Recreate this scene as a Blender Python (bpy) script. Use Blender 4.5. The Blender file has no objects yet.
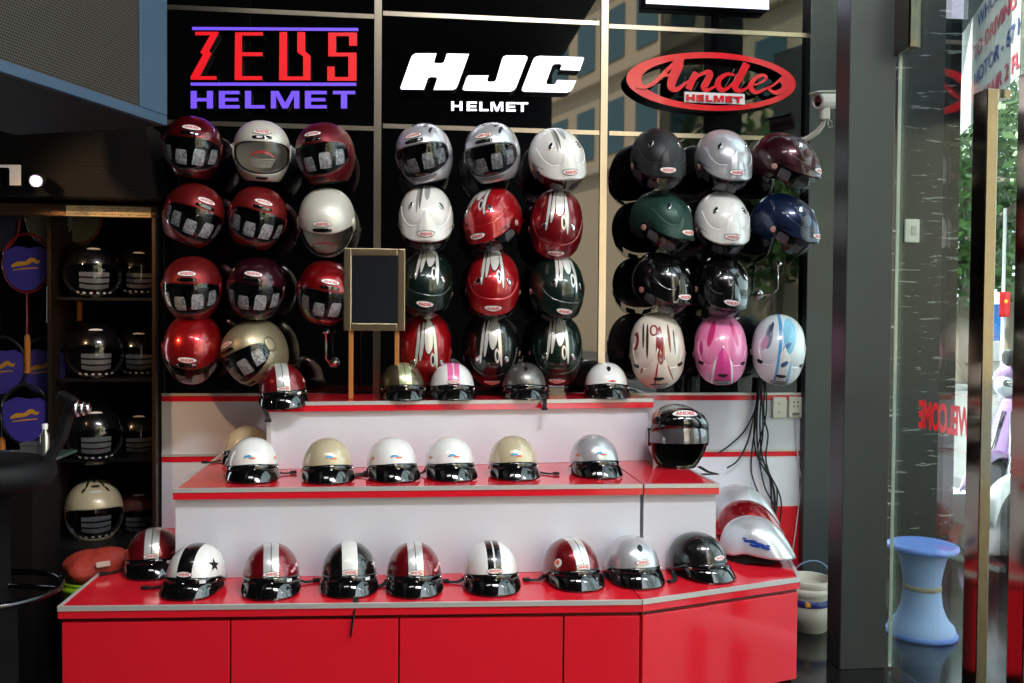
import bpy, bmesh, math, random
from mathutils import Vector, Matrix
random.seed(7)
S = bpy.context.scene
COL = S.collection
PI = math.pi
D2R = math.radians

# ------------------------------------------------------------------ camera
F = 900.0
CAM = Vector((0, 0, 1.40))
yaw, pit, rho = D2R(6.56), D2R(1.37), 0.008
FW = Vector((math.sin(yaw)*math.cos(pit), math.cos(yaw)*math.cos(pit), -math.sin(pit)))
R0 = Vector((math.cos(yaw), -math.sin(yaw), 0))
U0 = R0.cross(FW)
RR = R0*math.cos(rho)+U0*math.sin(rho)
UU = -R0*math.sin(rho)+U0*math.cos(rho)
cd = bpy.data.cameras.new('camera')
cam = bpy.data.objects.new('camera', cd)
COL.objects.link(cam)
cd.sensor_fit = 'HORIZONTAL'; cd.sensor_width = 36; cd.lens = F/1024*36
cd.clip_start = .05; cd.clip_end = 400
M = Matrix((RR, UU, -FW)).transposed().to_4x4()
M.translation = CAM
cam.matrix_world = M
S.camera = cam
S.view_settings.view_transform = 'Standard'
S.view_settings.look = 'None'
S.view_settings.exposure = 0.12
S.view_settings.gamma = 1
S.view_settings.use_curve_mapping = False
S.cycles.use_denoising = True
S.cycles.max_bounces = 10
S.cycles.transparent_max_bounces = 16
S.cycles.sample_clamp_indirect = 6


def ray(x, y): return FW*F + RR*(x-512) - UU*(y-341.5)
def PZ(x, y, z):            # the point of a level plane seen at a pixel
    d = ray(x, y); return CAM + d*((z-CAM.z)/d.z)
def PY(x, y, Y):            # the point of a plane parallel to the shelf wall
    d = ray(x, y); return CAM + d*(Y/d.y)
def PX(x, y, X):
    d = ray(x, y); return CAM + d*(X/d.x)

# ------------------------------------------------------------------ materials
def lin(c):
    r = []
    for v in c:
        v = v/255.0
        r.append(v/12.92 if v <= .04045 else ((v+.055)/1.055)**2.4)
    return (*r, 1.0)

MATS = {}
def base_mat(name):
    m = bpy.data.materials.new(name); m.use_nodes = True
    nt = m.node_tree
    return m, nt, nt.nodes['Principled BSDF']

def mat(name, rgb, rough=.5, metal=0., coat=0., spec=.5, emit=None, estr=0., ior=None, bump=None):
    if name in MATS: return MATS[name]
    m, nt, b = base_mat(name)
    b.inputs['Base Color'].default_value = lin(rgb)
    b.inputs['Roughness'].default_value = rough
    b.inputs['Metallic'].default_value = metal
    b.inputs['Coat Weight'].default_value = coat
    b.inputs['Coat Roughness'].default_value = .04
    b.inputs['Specular IOR Level'].default_value = spec
    if ior: b.inputs['IOR'].default_value = ior
    if emit:
        b.inputs['Emission Color'].default_value = lin(emit)
        b.inputs['Emission Strength'].default_value = estr
    if bump:
        n = nt.nodes.new('ShaderNodeTexNoise'); n.inputs['Scale'].default_value = bump[0]
        tc = nt.nodes.new('ShaderNodeTexCoord'); nt.links.new(tc.outputs['Object'], n.inputs['Vector'])
        bp = nt.nodes.new('ShaderNodeBump'); bp.inputs['Strength'].default_value = bump[1]
        bp.inputs['Distance'].default_value = .01
        nt.links.new(n.outputs['Fac'], bp.inputs['Height']); nt.links.new(bp.outputs['Normal'], b.inputs['Normal'])
    MATS[name] = m
    return m

class NG:                                   # small helper around math nodes
    def __init__(s, nt): s.nt = nt
    def m(s, op, a, b=None, c=None):
        n = s.nt.nodes.new('ShaderNodeMath'); n.operation = op
        for i, v in enumerate((a, b, c)):
            if v is None: continue
            if isinstance(v, (int, float)): n.inputs[i].default_value = v
            else: s.nt.links.new(v, n.inputs[i])
        return n.outputs[0]
    def mix(s, fac, a, b):
        n = s.nt.nodes.new('ShaderNodeMix'); n.data_type = 'RGBA'
        s.nt.links.new(fac, n.inputs['Factor'])
        for k, v in ((6, a), (7, b)):
            if isinstance(v, tuple): n.inputs[k].default_value = v
            else: s.nt.links.new(v, n.inputs[k])
        return n.outputs[2]

def paint(name, rgb, shapes=(), rough=.35, metal=0., coat=1., croft=.03, flake=0.):
    """helmet paint; shapes are painted graphics in (x, angle over the crown)."""
    if name in MATS: return MATS[name]
    m, nt, b = base_mat(name)
    b.inputs['Roughness'].default_value = rough
    b.inputs['Metallic'].default_value = metal
    b.inputs['Coat Weight'].default_value = coat
    b.inputs['Coat Roughness'].default_value = croft
    g = NG(nt)
    tc = nt.nodes.new('ShaderNodeTexCoord')
    cur = lin(rgb)
    if flake:
        n = nt.nodes.new('ShaderNodeTexNoise'); n.inputs['Scale'].default_value = 420
        nt.links.new(tc.outputs['Object'], n.inputs['Vector'])
        f = g.m('GREATER_THAN', n.outputs['Fac'], .60)
        cur = g.mix(f, cur, tuple(min(1, c*(1+flake)+.004*flake) for c in cur[:3])+(1,))
    if shapes:
        sp = nt.nodes.new('ShaderNodeSeparateXYZ'); nt.links.new(tc.outputs['Object'], sp.inputs[0])
        X = sp.outputs[0]
        B = g.m('ARCTAN2', sp.outputs[2], g.m('MULTIPLY', sp.outputs[1], -1.0))
        for q in shapes:
            if q[0] == 's':
                _, x0, hw, b0, b1, c = q
                f = g.m('LESS_THAN', g.m('ABSOLUTE', g.m('SUBTRACT', X, x0)), hw)
                mid, hb = D2R((b0+b1)/2), D2R((b1-b0)/2)
                f = g.m('MULTIPLY', f, g.m('LESS_THAN', g.m('ABSOLUTE', g.m('SUBTRACT', B, mid)), hb))
            else:
                _, x0, b0, rx, rb, k, c = q
                db = g.m('SUBTRACT', B, D2R(b0))
                dx = g.m('SUBTRACT', g.m('SUBTRACT', X, x0), g.m('MULTIPLY', db, k))
                e = g.m('ADD', g.m('POWER', g.m('ABSOLUTE', g.m('DIVIDE', dx, rx)), 2.0),
                        g.m('POWER', g.m('ABSOLUTE', g.m('DIVIDE', db, D2R(rb))), 2.0))
                f = g.m('LESS_THAN', e, 1.0)
            cur = g.mix(f, cur, lin(c))
    if isinstance(cur, tuple): b.inputs['Base Color'].default_value = cur
    else: nt.links.new(cur, b.inputs['Base Color'])
    MATS[name] = m
    return m

def glass(name, tint, ior=1.5, boost=1.0, rough=0.0):
    if name in MATS: return MATS[name]
    m = bpy.data.materials.new(name); m.use_nodes = True
    nt = m.node_tree; nt.nodes.clear()
    out = nt.nodes.new('ShaderNodeOutputMaterial')
    tr = nt.nodes.new('ShaderNodeBsdfTransparent'); tr.inputs[0].default_value = (*tint, 1)
    gl = nt.nodes.new('ShaderNodeBsdfGlossy'); gl.inputs['Roughness'].default_value = rough
    gl.inputs[0].default_value = (1, 1, 1, 1)
    fr = nt.nodes.new('ShaderNodeFresnel'); fr.inputs[0].default_value = ior
    g = NG(nt)
    ge = nt.nodes.new('ShaderNodeNewGeometry')      # same reflectance from either side of the sheet
    nt.links.new(g.m('MULTIPLY_ADD', ge.outputs['Backfacing'], 1/ior-ior, ior), fr.inputs[0])
    fac = g.m('MINIMUM', g.m('MULTIPLY', fr.outputs[0], boost), 1.0)
    mx = nt.nodes.new('ShaderNodeMixShader')
    nt.links.new(fac, mx.inputs[0]); nt.links.new(tr.outputs[0], mx.inputs[1]); nt.links.new(gl.outputs[0], mx.inputs[2])
    nt.links.new(mx.outputs[0], out.inputs[0])
    MATS[name] = m
    return m

def dots_mat(name, base, hole, scale, radius, rough=.5):
    """perforated sheet: round dark holes on a staggered grid (object x,z)."""
    m, nt, b = base_mat(name)
    b.inputs['Roughness'].default_value = rough; b.inputs['Specular IOR Level'].default_value = .2
    g = NG(nt)
    tc = nt.nodes.new('ShaderNodeTexCoord'); sp = nt.nodes.new('ShaderNodeSeparateXYZ')
    nt.links.new(tc.outputs['Object'], sp.inputs[0])
    x = g.m('MULTIPLY', sp.outputs[0], scale); z = g.m('MULTIPLY', sp.outputs[2], scale)
    row = g.m('FLOOR', z)
    x = g.m('ADD', x, g.m('MULTIPLY', row, .5))
    fx = g.m('SUBTRACT', g.m('FRACT', x), .5); fz = g.m('SUBTRACT', g.m('FRACT', z), .5)
    r = g.m('ADD', g.m('MULTIPLY', fx, fx), g.m('MULTIPLY', fz, fz))
    f = g.m('LESS_THAN', r, radius*radius)
    nt.links.new(g.mix(f, lin(base), lin(hole)), b.inputs['Base Color'])
    return m

def marble_mat():
    m, nt, b = base_mat('black_marble')
    g = NG(nt)
    tc = nt.nodes.new('ShaderNodeTexCoord'); mp = nt.nodes.new('ShaderNodeMapping')
    mp.inputs['Scale'].default_value = (4.0, 4.0, 30)
    nt.links.new(tc.outputs['Object'], mp.inputs[0])
    n = nt.nodes.new('ShaderNodeTexNoise'); n.inputs['Scale'].default_value = 1.6; n.inputs['Detail'].default_value = 6
    n.inputs['Roughness'].default_value = .62
    nt.links.new(mp.outputs[0], n.inputs['Vector'])
    f = g.m('MULTIPLY', g.m('GREATER_THAN', n.outputs['Fac'], .63), 1.0)
    n2 = nt.nodes.new('ShaderNodeTexNoise'); n2.inputs['Scale'].default_value = 5
    nt.links.new(tc.outputs['Object'], n2.inputs['Vector'])
    base = g.mix(n2.outputs['Fac'], lin((14, 19, 19)), lin((27, 33, 33)))
    nt.links.new(g.mix(f, base, lin((130, 134, 130))), b.inputs['Base Color'])
    b.inputs['Roughness'].default_value = .25
    return m

BLACK = mat('black_plastic', (12, 12, 13), .35)
GLOSSBLACK = mat('gloss_black_plastic', (9, 9, 10), .08, coat=1)
CLOTH = mat('black_lining', (10, 10, 10), .95)
RUBBER = mat('black_strap', (14, 14, 15), .7)
CHROME = mat('chrome', (215, 215, 215), .12, 1)
STEEL = mat('brushed_steel', (190, 178, 160), .28, 1)
ALU = mat('aluminium_edging', (204, 202, 200), .35, .3)
WHITE = mat('white_plastic', (225, 225, 222), .4)
BADGEW = mat('badge_white', (235, 232, 230), .35)
BADGER = mat('badge_red', (205, 30, 45), .4)
REDLAM = mat('red_laminate', (226, 31, 47), .14, coat=.4)
WHITELAM = mat('white_laminate', (221, 222, 231), .28)
BLACKGLASS = mat('black_glass', (4, 4, 5), .02, ior=1.65)
def print_mat(name, a, b_, sc):
    m, nt, b = base_mat(name); g = NG(nt); b.inputs['Roughness'].default_value = .6
    tc = nt.nodes.new('ShaderNodeTexCoord'); n = nt.nodes.new('ShaderNodeTexNoise'); n.inputs['Scale'].default_value = sc; n.inputs['Detail'].default_value = 4
    nt.links.new(tc.outputs['Object'], n.inputs['Vector'])
    f = g.m('MULTIPLY', g.m('SUBTRACT', n.outputs['Fac'], .40), 5.0); f = g.m('MINIMUM', g.m('MAXIMUM', f, 0.0), 1.0)
    nt.links.new(g.mix(f, lin(a), lin(b_)), b.inputs['Base Color']); return m
TAG = print_mat('grey_paper_tag', (172, 172, 176), (100, 102, 108), 95)
FILM = mat('pale_film', (205, 200, 194), .35)
SHEET = mat('printed_sheet', (165, 160, 150), .5)
VCLEAR = glass('clear_visor_plastic', (.93, .93, .93), 1.5, 1.2, .03)
VGREY = glass('grey_visor_plastic', (.66, .66, .68), 1.5, 1.1, .05)
VSMOKE = glass('smoke_visor_plastic', (.22, .22, .24), 1.5, 1.6, .05)
PANE = glass('door_glass', (.86, .93, .91), 1.55, 2.5)
GLASSEDGE = mat('glass_edge', (186, 196, 188), .2, spec=.5)

# ------------------------------------------------------------------ mesh builder
class MB:
    def __init__(s): s.v = []; s.f = []; s.m = []; s.s = []
    def add(s, vs, fs, m=0, smooth=False):
        o = len(s.v); s.v += [tuple(v) for v in vs]
        for f in fs:
            s.f.append([i+o for i in f]); s.m.append(m); s.s.append(smooth)
        return s
    def box(s, c, d, m=0, bev=0., rot=None, seg=2):
        bm = bmesh.new(); bmesh.ops.create_cube(bm, size=1)
        for v in bm.verts: v.co = Vector((v.co.x*d[0], v.co.y*d[1], v.co.z*d[2]))
        if bev: bmesh.ops.bevel(bm, geom=bm.edges[:], offset=bev, segments=seg, affect='EDGES', profile=.5)
        R = rot or Matrix.Identity(3)
        bm.verts.index_update()
        s.add([R @ v.co + Vector(c) for v in bm.verts], [[v.index for v in f.verts] for f in bm.faces], m, False)
        bm.free(); return s
    def hexa(s, pts, z0, z1, m=0):          # plan polygon -> prism along Z
        n = len(pts)
        vs = [(p[0], p[1], z0) for p in pts]+[(p[0], p[1], z1) for p in pts]
        fs = [list(range(n))[::-1], list(range(n, 2*n))]+[[i, (i+1) % n, (i+1) % n+n, i+n] for i in range(n)]
        return s.add(vs, fs, m)
    def prism(s, poly, y0, y1, m=0, frame=None):   # poly (x,z), extruded y0 -> y1
        n = len(poly)
        vs = [Vector((p[0], y0, p[1])) for p in poly]+[Vector((p[0], y1, p[1])) for p in poly]
        if frame: vs = [frame @ v for v in vs]
        fs = [list(range(n)), list(range(n, 2*n))[::-1]]+[[i, i+n, (i+1) % n+n, (i+1) % n] for i in range(n)]
        return s.add(vs, fs, m)
    def tube(s, path, r, n=8, m=0, cap=True):
        path = [Vector(p) for p in path]; vs = []; fs = []
        up = Vector((0, 0, 1)); N = len(path)
        for i, p in enumerate(path):
            t = (path[min(i+1, N-1)]-path[max(i-1, 0)]).normalized()
            a = t.cross(up)
            if a.length < .2: a = t.cross(Vector((0, 1, 0)))
            a.normalize(); b = a.cross(t)
            ri = r[i] if isinstance(r, (list, tuple)) else r
            for k in range(n):
                w = 2*PI*k/n
                vs.append(p+a*math.cos(w)*ri+b*math.sin(w)*ri)
        for i in range(N-1):
            for k in range(n):
                fs.append([i*n+k, i*n+(k+1) % n, (i+1)*n+(k+1) % n, (i+1)*n+k])
        if cap: fs += [list(range(n)), list(range((N-1)*n, N*n))[::-1]]
        return s.add(vs, fs, m, True)
    def ribbon(s, path, w, th, m=0, side=None):     # flat band along a path
        path = [Vector(p) for p in path]; vs = []; fs = []; N = len(path)
        for i, p in enumerate(path):
            t = (path[min(i+1, N-1)]-path[max(i-1, 0)]).normalized()
            a = side.copy() if side else t.cross(Vector((0, 0, 1)))
            if a.length < .1: a = Vector((1, 0, 0))
            a.normalize(); b = a.cross(t).normalized()
            for (ca, cb) in ((1, 1), (-1, 1), (-1, -1), (1, -1)):
                vs.append(p+a*ca*w/2+b*cb*th/2)
        for i in range(N-1):
            for k in range(4): fs.append([i*4+k, i*4+(k+1) % 4, (i+1)*4+(k+1) % 4, (i+1)*4+k])
        fs += [[0, 1, 2, 3], [N*4-1, N*4-2, N*4-3, N*4-4]]
        return s.add(vs, fs, m)
    def lathe(s, prof, n=24, m=0, c=(0, 0, 0), axis=None, smooth=True):
        vs = []; fs = []; c = Vector(c); R = axis or Matrix.Identity(3); L = len(prof)
        for (r, z) in prof:
            for k in range(n):
                w = 2*PI*k/n; vs.append(R @ Vector((r*math.cos(w), r*math.sin(w), z))+c)
        for i in range(L-1):
            for k in range(n): fs.append([i*n+k, i*n+(k+1) % n, (i+1)*n+(k+1) % n, (i+1)*n+k])
        s.add(vs, fs, m, smooth)
        if prof[0][0] > 1e-4: s.add(vs[:n], [list(range(n))[::-1]], m)
        if prof[-1][0] > 1e-4: s.add(vs[-n:], [list(range(n))], m)
        return s
    def grid(s, nu, nv, fn, closed=False, m=0, flip=False):
        vs = [fn(i/(nu if closed else nu-1), j/(nv-1)) for j in range(nv) for i in range(nu)]
        fs = []
        for j in range(nv-1):
            for i in range(nu if closed else nu-1):
                q = [j*nu+i, j*nu+(i+1) % nu, (j+1)*nu+(i+1) % nu, (j+1)*nu+i]
                fs.append(q[::-1] if flip else q)
        return s.add(vs, fs, m, True)
    def mesh(s, name, mats):
        me = bpy.data.meshes.new(name)
        me.from_pydata(s.v, [], s.f)
        for q in (mats if isinstance(mats, (list, tuple)) else [mats]): me.materials.append(q)
        me.polygons.foreach_set('material_index', s.m)
        me.polygons.foreach_set('use_smooth', s.s)
        me.update()
        return me
    def build(s, name, mats, parent=None, loc=(0, 0, 0), fixn=False, bevel=0):
        me = s.mesh(name, mats)
        if fixn:
            bm = bmesh.new(); bm.from_mesh(me); bmesh.ops.recalc_face_normals(bm, faces=bm.faces[:]); bm.to_mesh(me); bm.free()
        o = bpy.data.objects.new(name, me); COL.objects.link(o); o.location = loc
        if parent: o.parent = parent
        if bevel:
            b = o.modifiers.new('edge', 'BEVEL'); b.width = bevel; b.segments = 2; b.limit_method = 'ANGLE'
        return o

def link_mesh(name, me, parent, loc=(0, 0, 0)):
    o = bpy.data.objects.new(name, me); COL.objects.link(o); o.location = loc; o.parent = parent
    return o

def tag(o, label=None, cat=None, group=None, kind=None):
    if label: o['label'] = label
    if cat: o['category'] = cat
    if group: o['group'] = group
    if kind: o['kind'] = kind
    return o

def thing(name, label, cat, loc=(0, 0, 0), group=None, mat3=None):
    o = bpy.data.objects.new(name, None); COL.objects.link(o)
    o.empty_display_size = .05
    if mat3 is not None:
        q = mat3.to_4x4(); q.translation = Vector(loc); o.matrix_world = q
    else: o.location = loc
    return tag(o, label, cat, group)

def struct(name, mb, mats, label=None, **k):
    o = mb.build(name, mats, **k); o['kind'] = 'structure'
    if label: o['label'] = label
    return o

TXT = {}
def text2d(s, bold=0.0):
    """outline of a word in the built-in font: 2D verts centred on 0, height of capitals = 1, and faces."""
    if (s, bold) in TXT: return TXT[s, bold]
    cu = bpy.data.curves.new('lettering', 'FONT'); cu.body = s; cu.align_x = 'CENTER'; cu.size = 1; cu.resolution_u = 3
    cu.offset = bold
    o = bpy.data.objects.new('lettering', cu); COL.objects.link(o)
    dg = bpy.context.evaluated_depsgraph_get()
    me = bpy.data.meshes.new_from_object(o.evaluated_get(dg))
    v = [(p.co.x, p.co.y) for p in me.vertices]; f = [list(p.vertices) for p in me.polygons]
    bpy.data.objects.remove(o); bpy.data.curves.remove(cu); bpy.data.meshes.remove(me)
    x0, x1 = min(a[0] for a in v), max(a[0] for a in v); y0, y1 = min(a[1] for a in v), max(a[1] for a in v)
    h = y1-y0
    v = [((a-(x0+x1)/2)/h, (b-(y0+y1)/2)/h) for a, b in v]
    TXT[s, bold] = (v, f, (x1-x0)/h)
    return TXT[s, bold]

def block_letter(ch, x, y, w, h, tv, th):
    """block capital as list of polygons, y downwards."""
    X, Y = x+w, y+h; m = y+h/2
    if ch == 'H': return [[(x, y), (x+tv, y), (x+tv, m-th/2), (X-tv, m-th/2), (X-tv, y), (X, y), (X, Y), (X-tv, Y), (X-tv, m+th/2), (x+tv, m+th/2), (x+tv, Y), (x, Y)]]
    if ch == 'E': return [[(x, y), (X, y), (X, y+th), (x+tv, y+th), (x+tv, m-th/2), (X-w*.06, m-th/2), (X-w*.06, m+th/2), (x+tv, m+th/2), (x+tv, Y-th), (X, Y-th), (X, Y), (x, Y)]]
    if ch == 'L': return [[(x, y), (x+tv, y), (x+tv, Y-th), (X, Y-th), (X, Y), (x, Y)]]
    if ch == 'T': c = (x+X)/2; return [[(x, y), (X, y), (X, y+th), (c+tv/2, y+th), (c+tv/2, Y), (c-tv/2, Y), (c-tv/2, y+th), (x, y+th)]]
    if ch == 'M': c = (x+X)/2; t = tv*.85; return [[(x, y), (x+tv*1.25, y), (c, Y-h*.32), (X-tv*1.25, y), (X, y), (X, Y), (X-t, Y), (X-t, y+h*.28), (c+t*.5, Y), (c-t*.5, Y), (x+t, y+h*.28), (x+t, Y), (x, Y)]]
    return []

def brush(pts, ws, n=6):
    """pen stroke with varying width -> quads strip polygon (list of 2D polys)."""
    P = []
    m = len(pts)
    for i in range(m-1):            # catmull-rom
        p0, p1, p2, p3 = pts[max(i-1, 0)], pts[i], pts[i+1], pts[min(i+2, m-1)]
        for k in range(n):
            t = k/n
            q = [0.5*((2*p1[a])+(-p0[a]+p2[a])*t+(2*p0[a]-5*p1[a]+4*p2[a]-p3[a])*t*t+(-p0[a]+3*p1[a]-3*p2[a]+p3[a])*t**3) for a in (0, 1)]
            P.append((q[0], q[1], ws[i]+(ws[i+1]-ws[i])*t))
    P.append((*pts[-1], ws[-1]))
    L, Rr = [], []
    for i, (x, y, w) in enumerate(P):
        a, b = P[max(i-1, 0)], P[min(i+1, len(P)-1)]
        dx, dy = b[0]-a[0], b[1]-a[1]; l = math.hypot(dx, dy) or 1
        nx, ny = -dy/l, dx/l
        L.append((x+nx*w/2, y+ny*w/2)); Rr.append((x-nx*w/2, y-ny*w/2))
    return L, Rr

# ------------------------------------------------------------------ helmets: shapes
def sgn(n, d, a, b, c):
    return (abs(d.x/a)**n+abs(d.y/b)**n+abs(d.z/c)**n)**(-1.0/n)

def R_full(d):
    k = sgn(2.25, d, .128, .162 if d.y < 0 else .150, .146 if d.z > 0 else .165)
    p = d*k
    if p.z < 0:
        t = min(1, -p.z/.15)
        p.x *= 1-.15*t**1.4
        if p.y > 0: p.y *= 1-.10*t
    if p.z < -.128: p.z = -.128-(abs(p.z)-.128)*.12
    return p

def R_jet(d):
    k = sgn(2.2, d, .121, .166 if d.y < 0 else .156, .138)
    p = d*k
    if p.z < 0:
        t = min(1, -p.z/.15); p.x *= 1-.06*t
    return p

def R_half(d):
    k = sgn(2.15, d, .113, .136 if d.y < 0 else .140, .138)
    return d*k

def R_tear(d):
    p = R_half(d); zn = max(0, min(1, p.z/.138)); r = math.hypot(p.x, p.y) or 1
    c = max(0, -p.y/r)
    p.y -= .064*c**2.2*(1-zn)**2.0; p.z -= .030*c**2*(1-zn)**2
    return p

def sph(az, el):            # az 0 = front (-Y), + = towards +X ; el up, degrees
    a, e = D2R(az), D2R(el)
    return Vector((math.sin(a)*math.cos(e), -math.cos(a)*math.cos(e), math.sin(e)))

def top_dir(phi, al):       # polar about the crown: phi azimuth from the front, al from the pole (radians)
    return Vector((math.sin(phi)*math.sin(al), -math.cos(phi)*math.sin(al), math.cos(al)))

def patch(R, az, el, k, verts, faces, roll=0.):
    c = sph(az, el); e1 = Vector((math.cos(D2R(az)), math.sin(D2R(az)), 0)); e2 = e1.cross(c)*-1
    if e2.z < 0 and abs(el) < 80: e2 = -e2
    r = R(c).length; cr, sr = math.cos(D2R(roll)), math.sin(D2R(roll))
    out = []
    for (u, v) in verts:
        u, v = u*cr+v*sr, -u*sr+v*cr
        d = (c*r+e1*u+e2*v).normalized(); out.append(R(d)*k)
    return out, faces

def disc2d(rx, ry, n=28, rings=3, p=2.0):
    vs = [(0, 0)]; fs = []
    for j in range(1, rings+1):
        for i in range(n):
            w = 2*PI*i/n; c, s = math.cos(w), math.sin(w)
            q = (abs(c)**p+abs(s)**p)**(-1/p)
            vs.append((rx*c*q*j/rings, ry*s*q*j/rings))
    for i in range(n): fs.append([0, 1+i, 1+(i+1) % n])
    for j in range(rings-1):
        for i in range(n):
            a = 1+j*n; fs.append([a+i, a+n+i, a+n+(i+1) % n, a+(i+1) % n])
    return vs, fs

def solid_patch(mb, R, az, el, k0, k1, v2, f2, n, m=0, roll=0.):
    """a raised patch: top at k1, its rim going down to k0 (last n verts are the rim)."""
    t, f = patch(R, az, el, k1, v2, f2, roll)
    b, _ = patch(R, az, el, k0, v2[-n:], [], roll)
    L = len(t)
    fs = list(f)+[[L-n+i, L+i, L+(i+1) % n, L-n+(i+1) % n] for i in range(n)]
    mb.add(t+b, fs, m, True)

def badge_mb(R, az, el, w=.043, k=1.0, roll=0., word='ANDES', dark=False):
    mb = MB()
    v, f = disc2d(w, w*.34, 28, 3)
    solid_patch(mb, R, az, el, k, k+.012, v, f, 28, 1, roll)
    v, f = disc2d(w*.93, w*.28, 28, 3)
    p, f = patch(R, az, el, k+.016, v, f, roll); mb.add(p, f, 0, True)
    tv, tf, tw = text2d(word, .03)
    s = w*1.36/tw; sy = w*.30
    p, f = patch(R, az, el, k+.021, [(a*s, b*sy) for a, b in tv], tf, roll)
    mb.add(p, f, 2, True)
    return mb
BADGE_MATS = [BADGEW, BLACK, BADGER]
BADGE_DARK = [mat('badge_grey', (190, 190, 190), .4), BLACK, BLACK]

CACHE = {}
def cached(key, fn):
    if key not in CACHE: CACHE[key] = fn()
    return CACHE[key]

def retint(key, fn, mats):
    """a mesh of its own materials made from a cached builder."""
    mb = cached(key, fn)
    return mb.mesh(key, mats)

# ---- full face
AX = sph(0, -10); AE1 = Vector((1, 0, 0)); AE2 = AX.cross(AE1) * -1
if AE2.z < 0: AE2 = -AE2
def al_open(psi, hx=71, hy=26, n=2.8):
    return D2R((abs(math.cos(psi)/hx)**n+abs(math.sin(psi)/hy)**n)**(-1/n))
def ax_dir(psi, al):
    return AX*math.cos(al)+(AE1*math.cos(psi)+AE2*math.sin(psi))*math.sin(al)

def full_shell():
    mb = MB()
    rows = [(-2, 0)]+[(-1, 0)]+[(0, t/30) for t in range(31)]
    def fn(u, v):
        kind, t = rows[int(round(v*(len(rows)-1)))]
        psi = u*2*PI; a0 = al_open(psi)
        if kind == -2: return R_full(ax_dir(psi, a0*1.01))*.90
        if kind == -1: return R_full(ax_dir(psi, a0))*.99
        t = t**1.15
        al = a0*1.01+(PI-a0*1.01)*t
        return R_full(ax_dir(psi, al))
    mb.grid(80, len(rows), fn, True, 0, False)
    for i, f in enumerate(mb.f):
        if sum(mb.v[j][2] for j in f)/len(f) < -.1275 or i < 80: mb.m[i] = 1
    return mb
def full_lining():
    mb = MB()
    def fn(u, v):
        psi = u*2*PI; a0 = al_open(psi); al = a0+(PI-a0)*v
        return R_full(ax_dir(psi, al))*.89
    mb.grid(40, 14, fn, True, 0, True); return mb
def full_visor():
    mb = MB()
    def fn(u, v):
        psi = u*2*PI; return R_full(ax_dir(psi, al_open(psi)*(1.06*v+1e-4)))*(1.022)
    mb.grid(72, 12, fn, True); return mb
def full_tag(w, h): 
    n = 5
    vs = [((i/(n-1)-.5)*w, (j/(n-1)-.5)*h) for j in range(n) for i in range(n)]
    if h > .04: vs = [(x*(.80 if y > h*.49 else 1), y) for x, y in vs]
    fs = [[j*n+i, j*n+i+1, (j+1)*n+i+1, (j+1)*n+i] for j in range(n-1) for i in range(n-1)]
    return vs, fs
def tags_mesh(az, el, w, h, k=.985, R=R_full, roll=0):
    mb = MB(); v, f = full_tag(w, h); p, f = patch(R, az, el, k, v, f, roll); mb.add(p, f, 0, True)
    p2, _ = patch(R, az, el, k-.012, v, f, roll); mb.add(p2, [q[::-1] for q in f], 0, True)
    return mb
def bar_mb(R, az, el, w, h, k0=.99, k1=1.018, p=3.2, roll=0):
    mb = MB(); v, f = disc2d(w, h, 24, 3, p); solid_patch(mb, R, az, el, k0, k1, v, f, 24, 0, roll); return mb

def orient(yw, pt, rl, X, Y):
    yw -= math.degrees(math.atan2(X, Y))
    return Matrix.Rotation(D2R(yw), 3, 'Z') @ Matrix.Rotation(D2R(pt), 3, 'X') @ Matrix.Rotation(D2R(rl), 3, 'Y')

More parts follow.
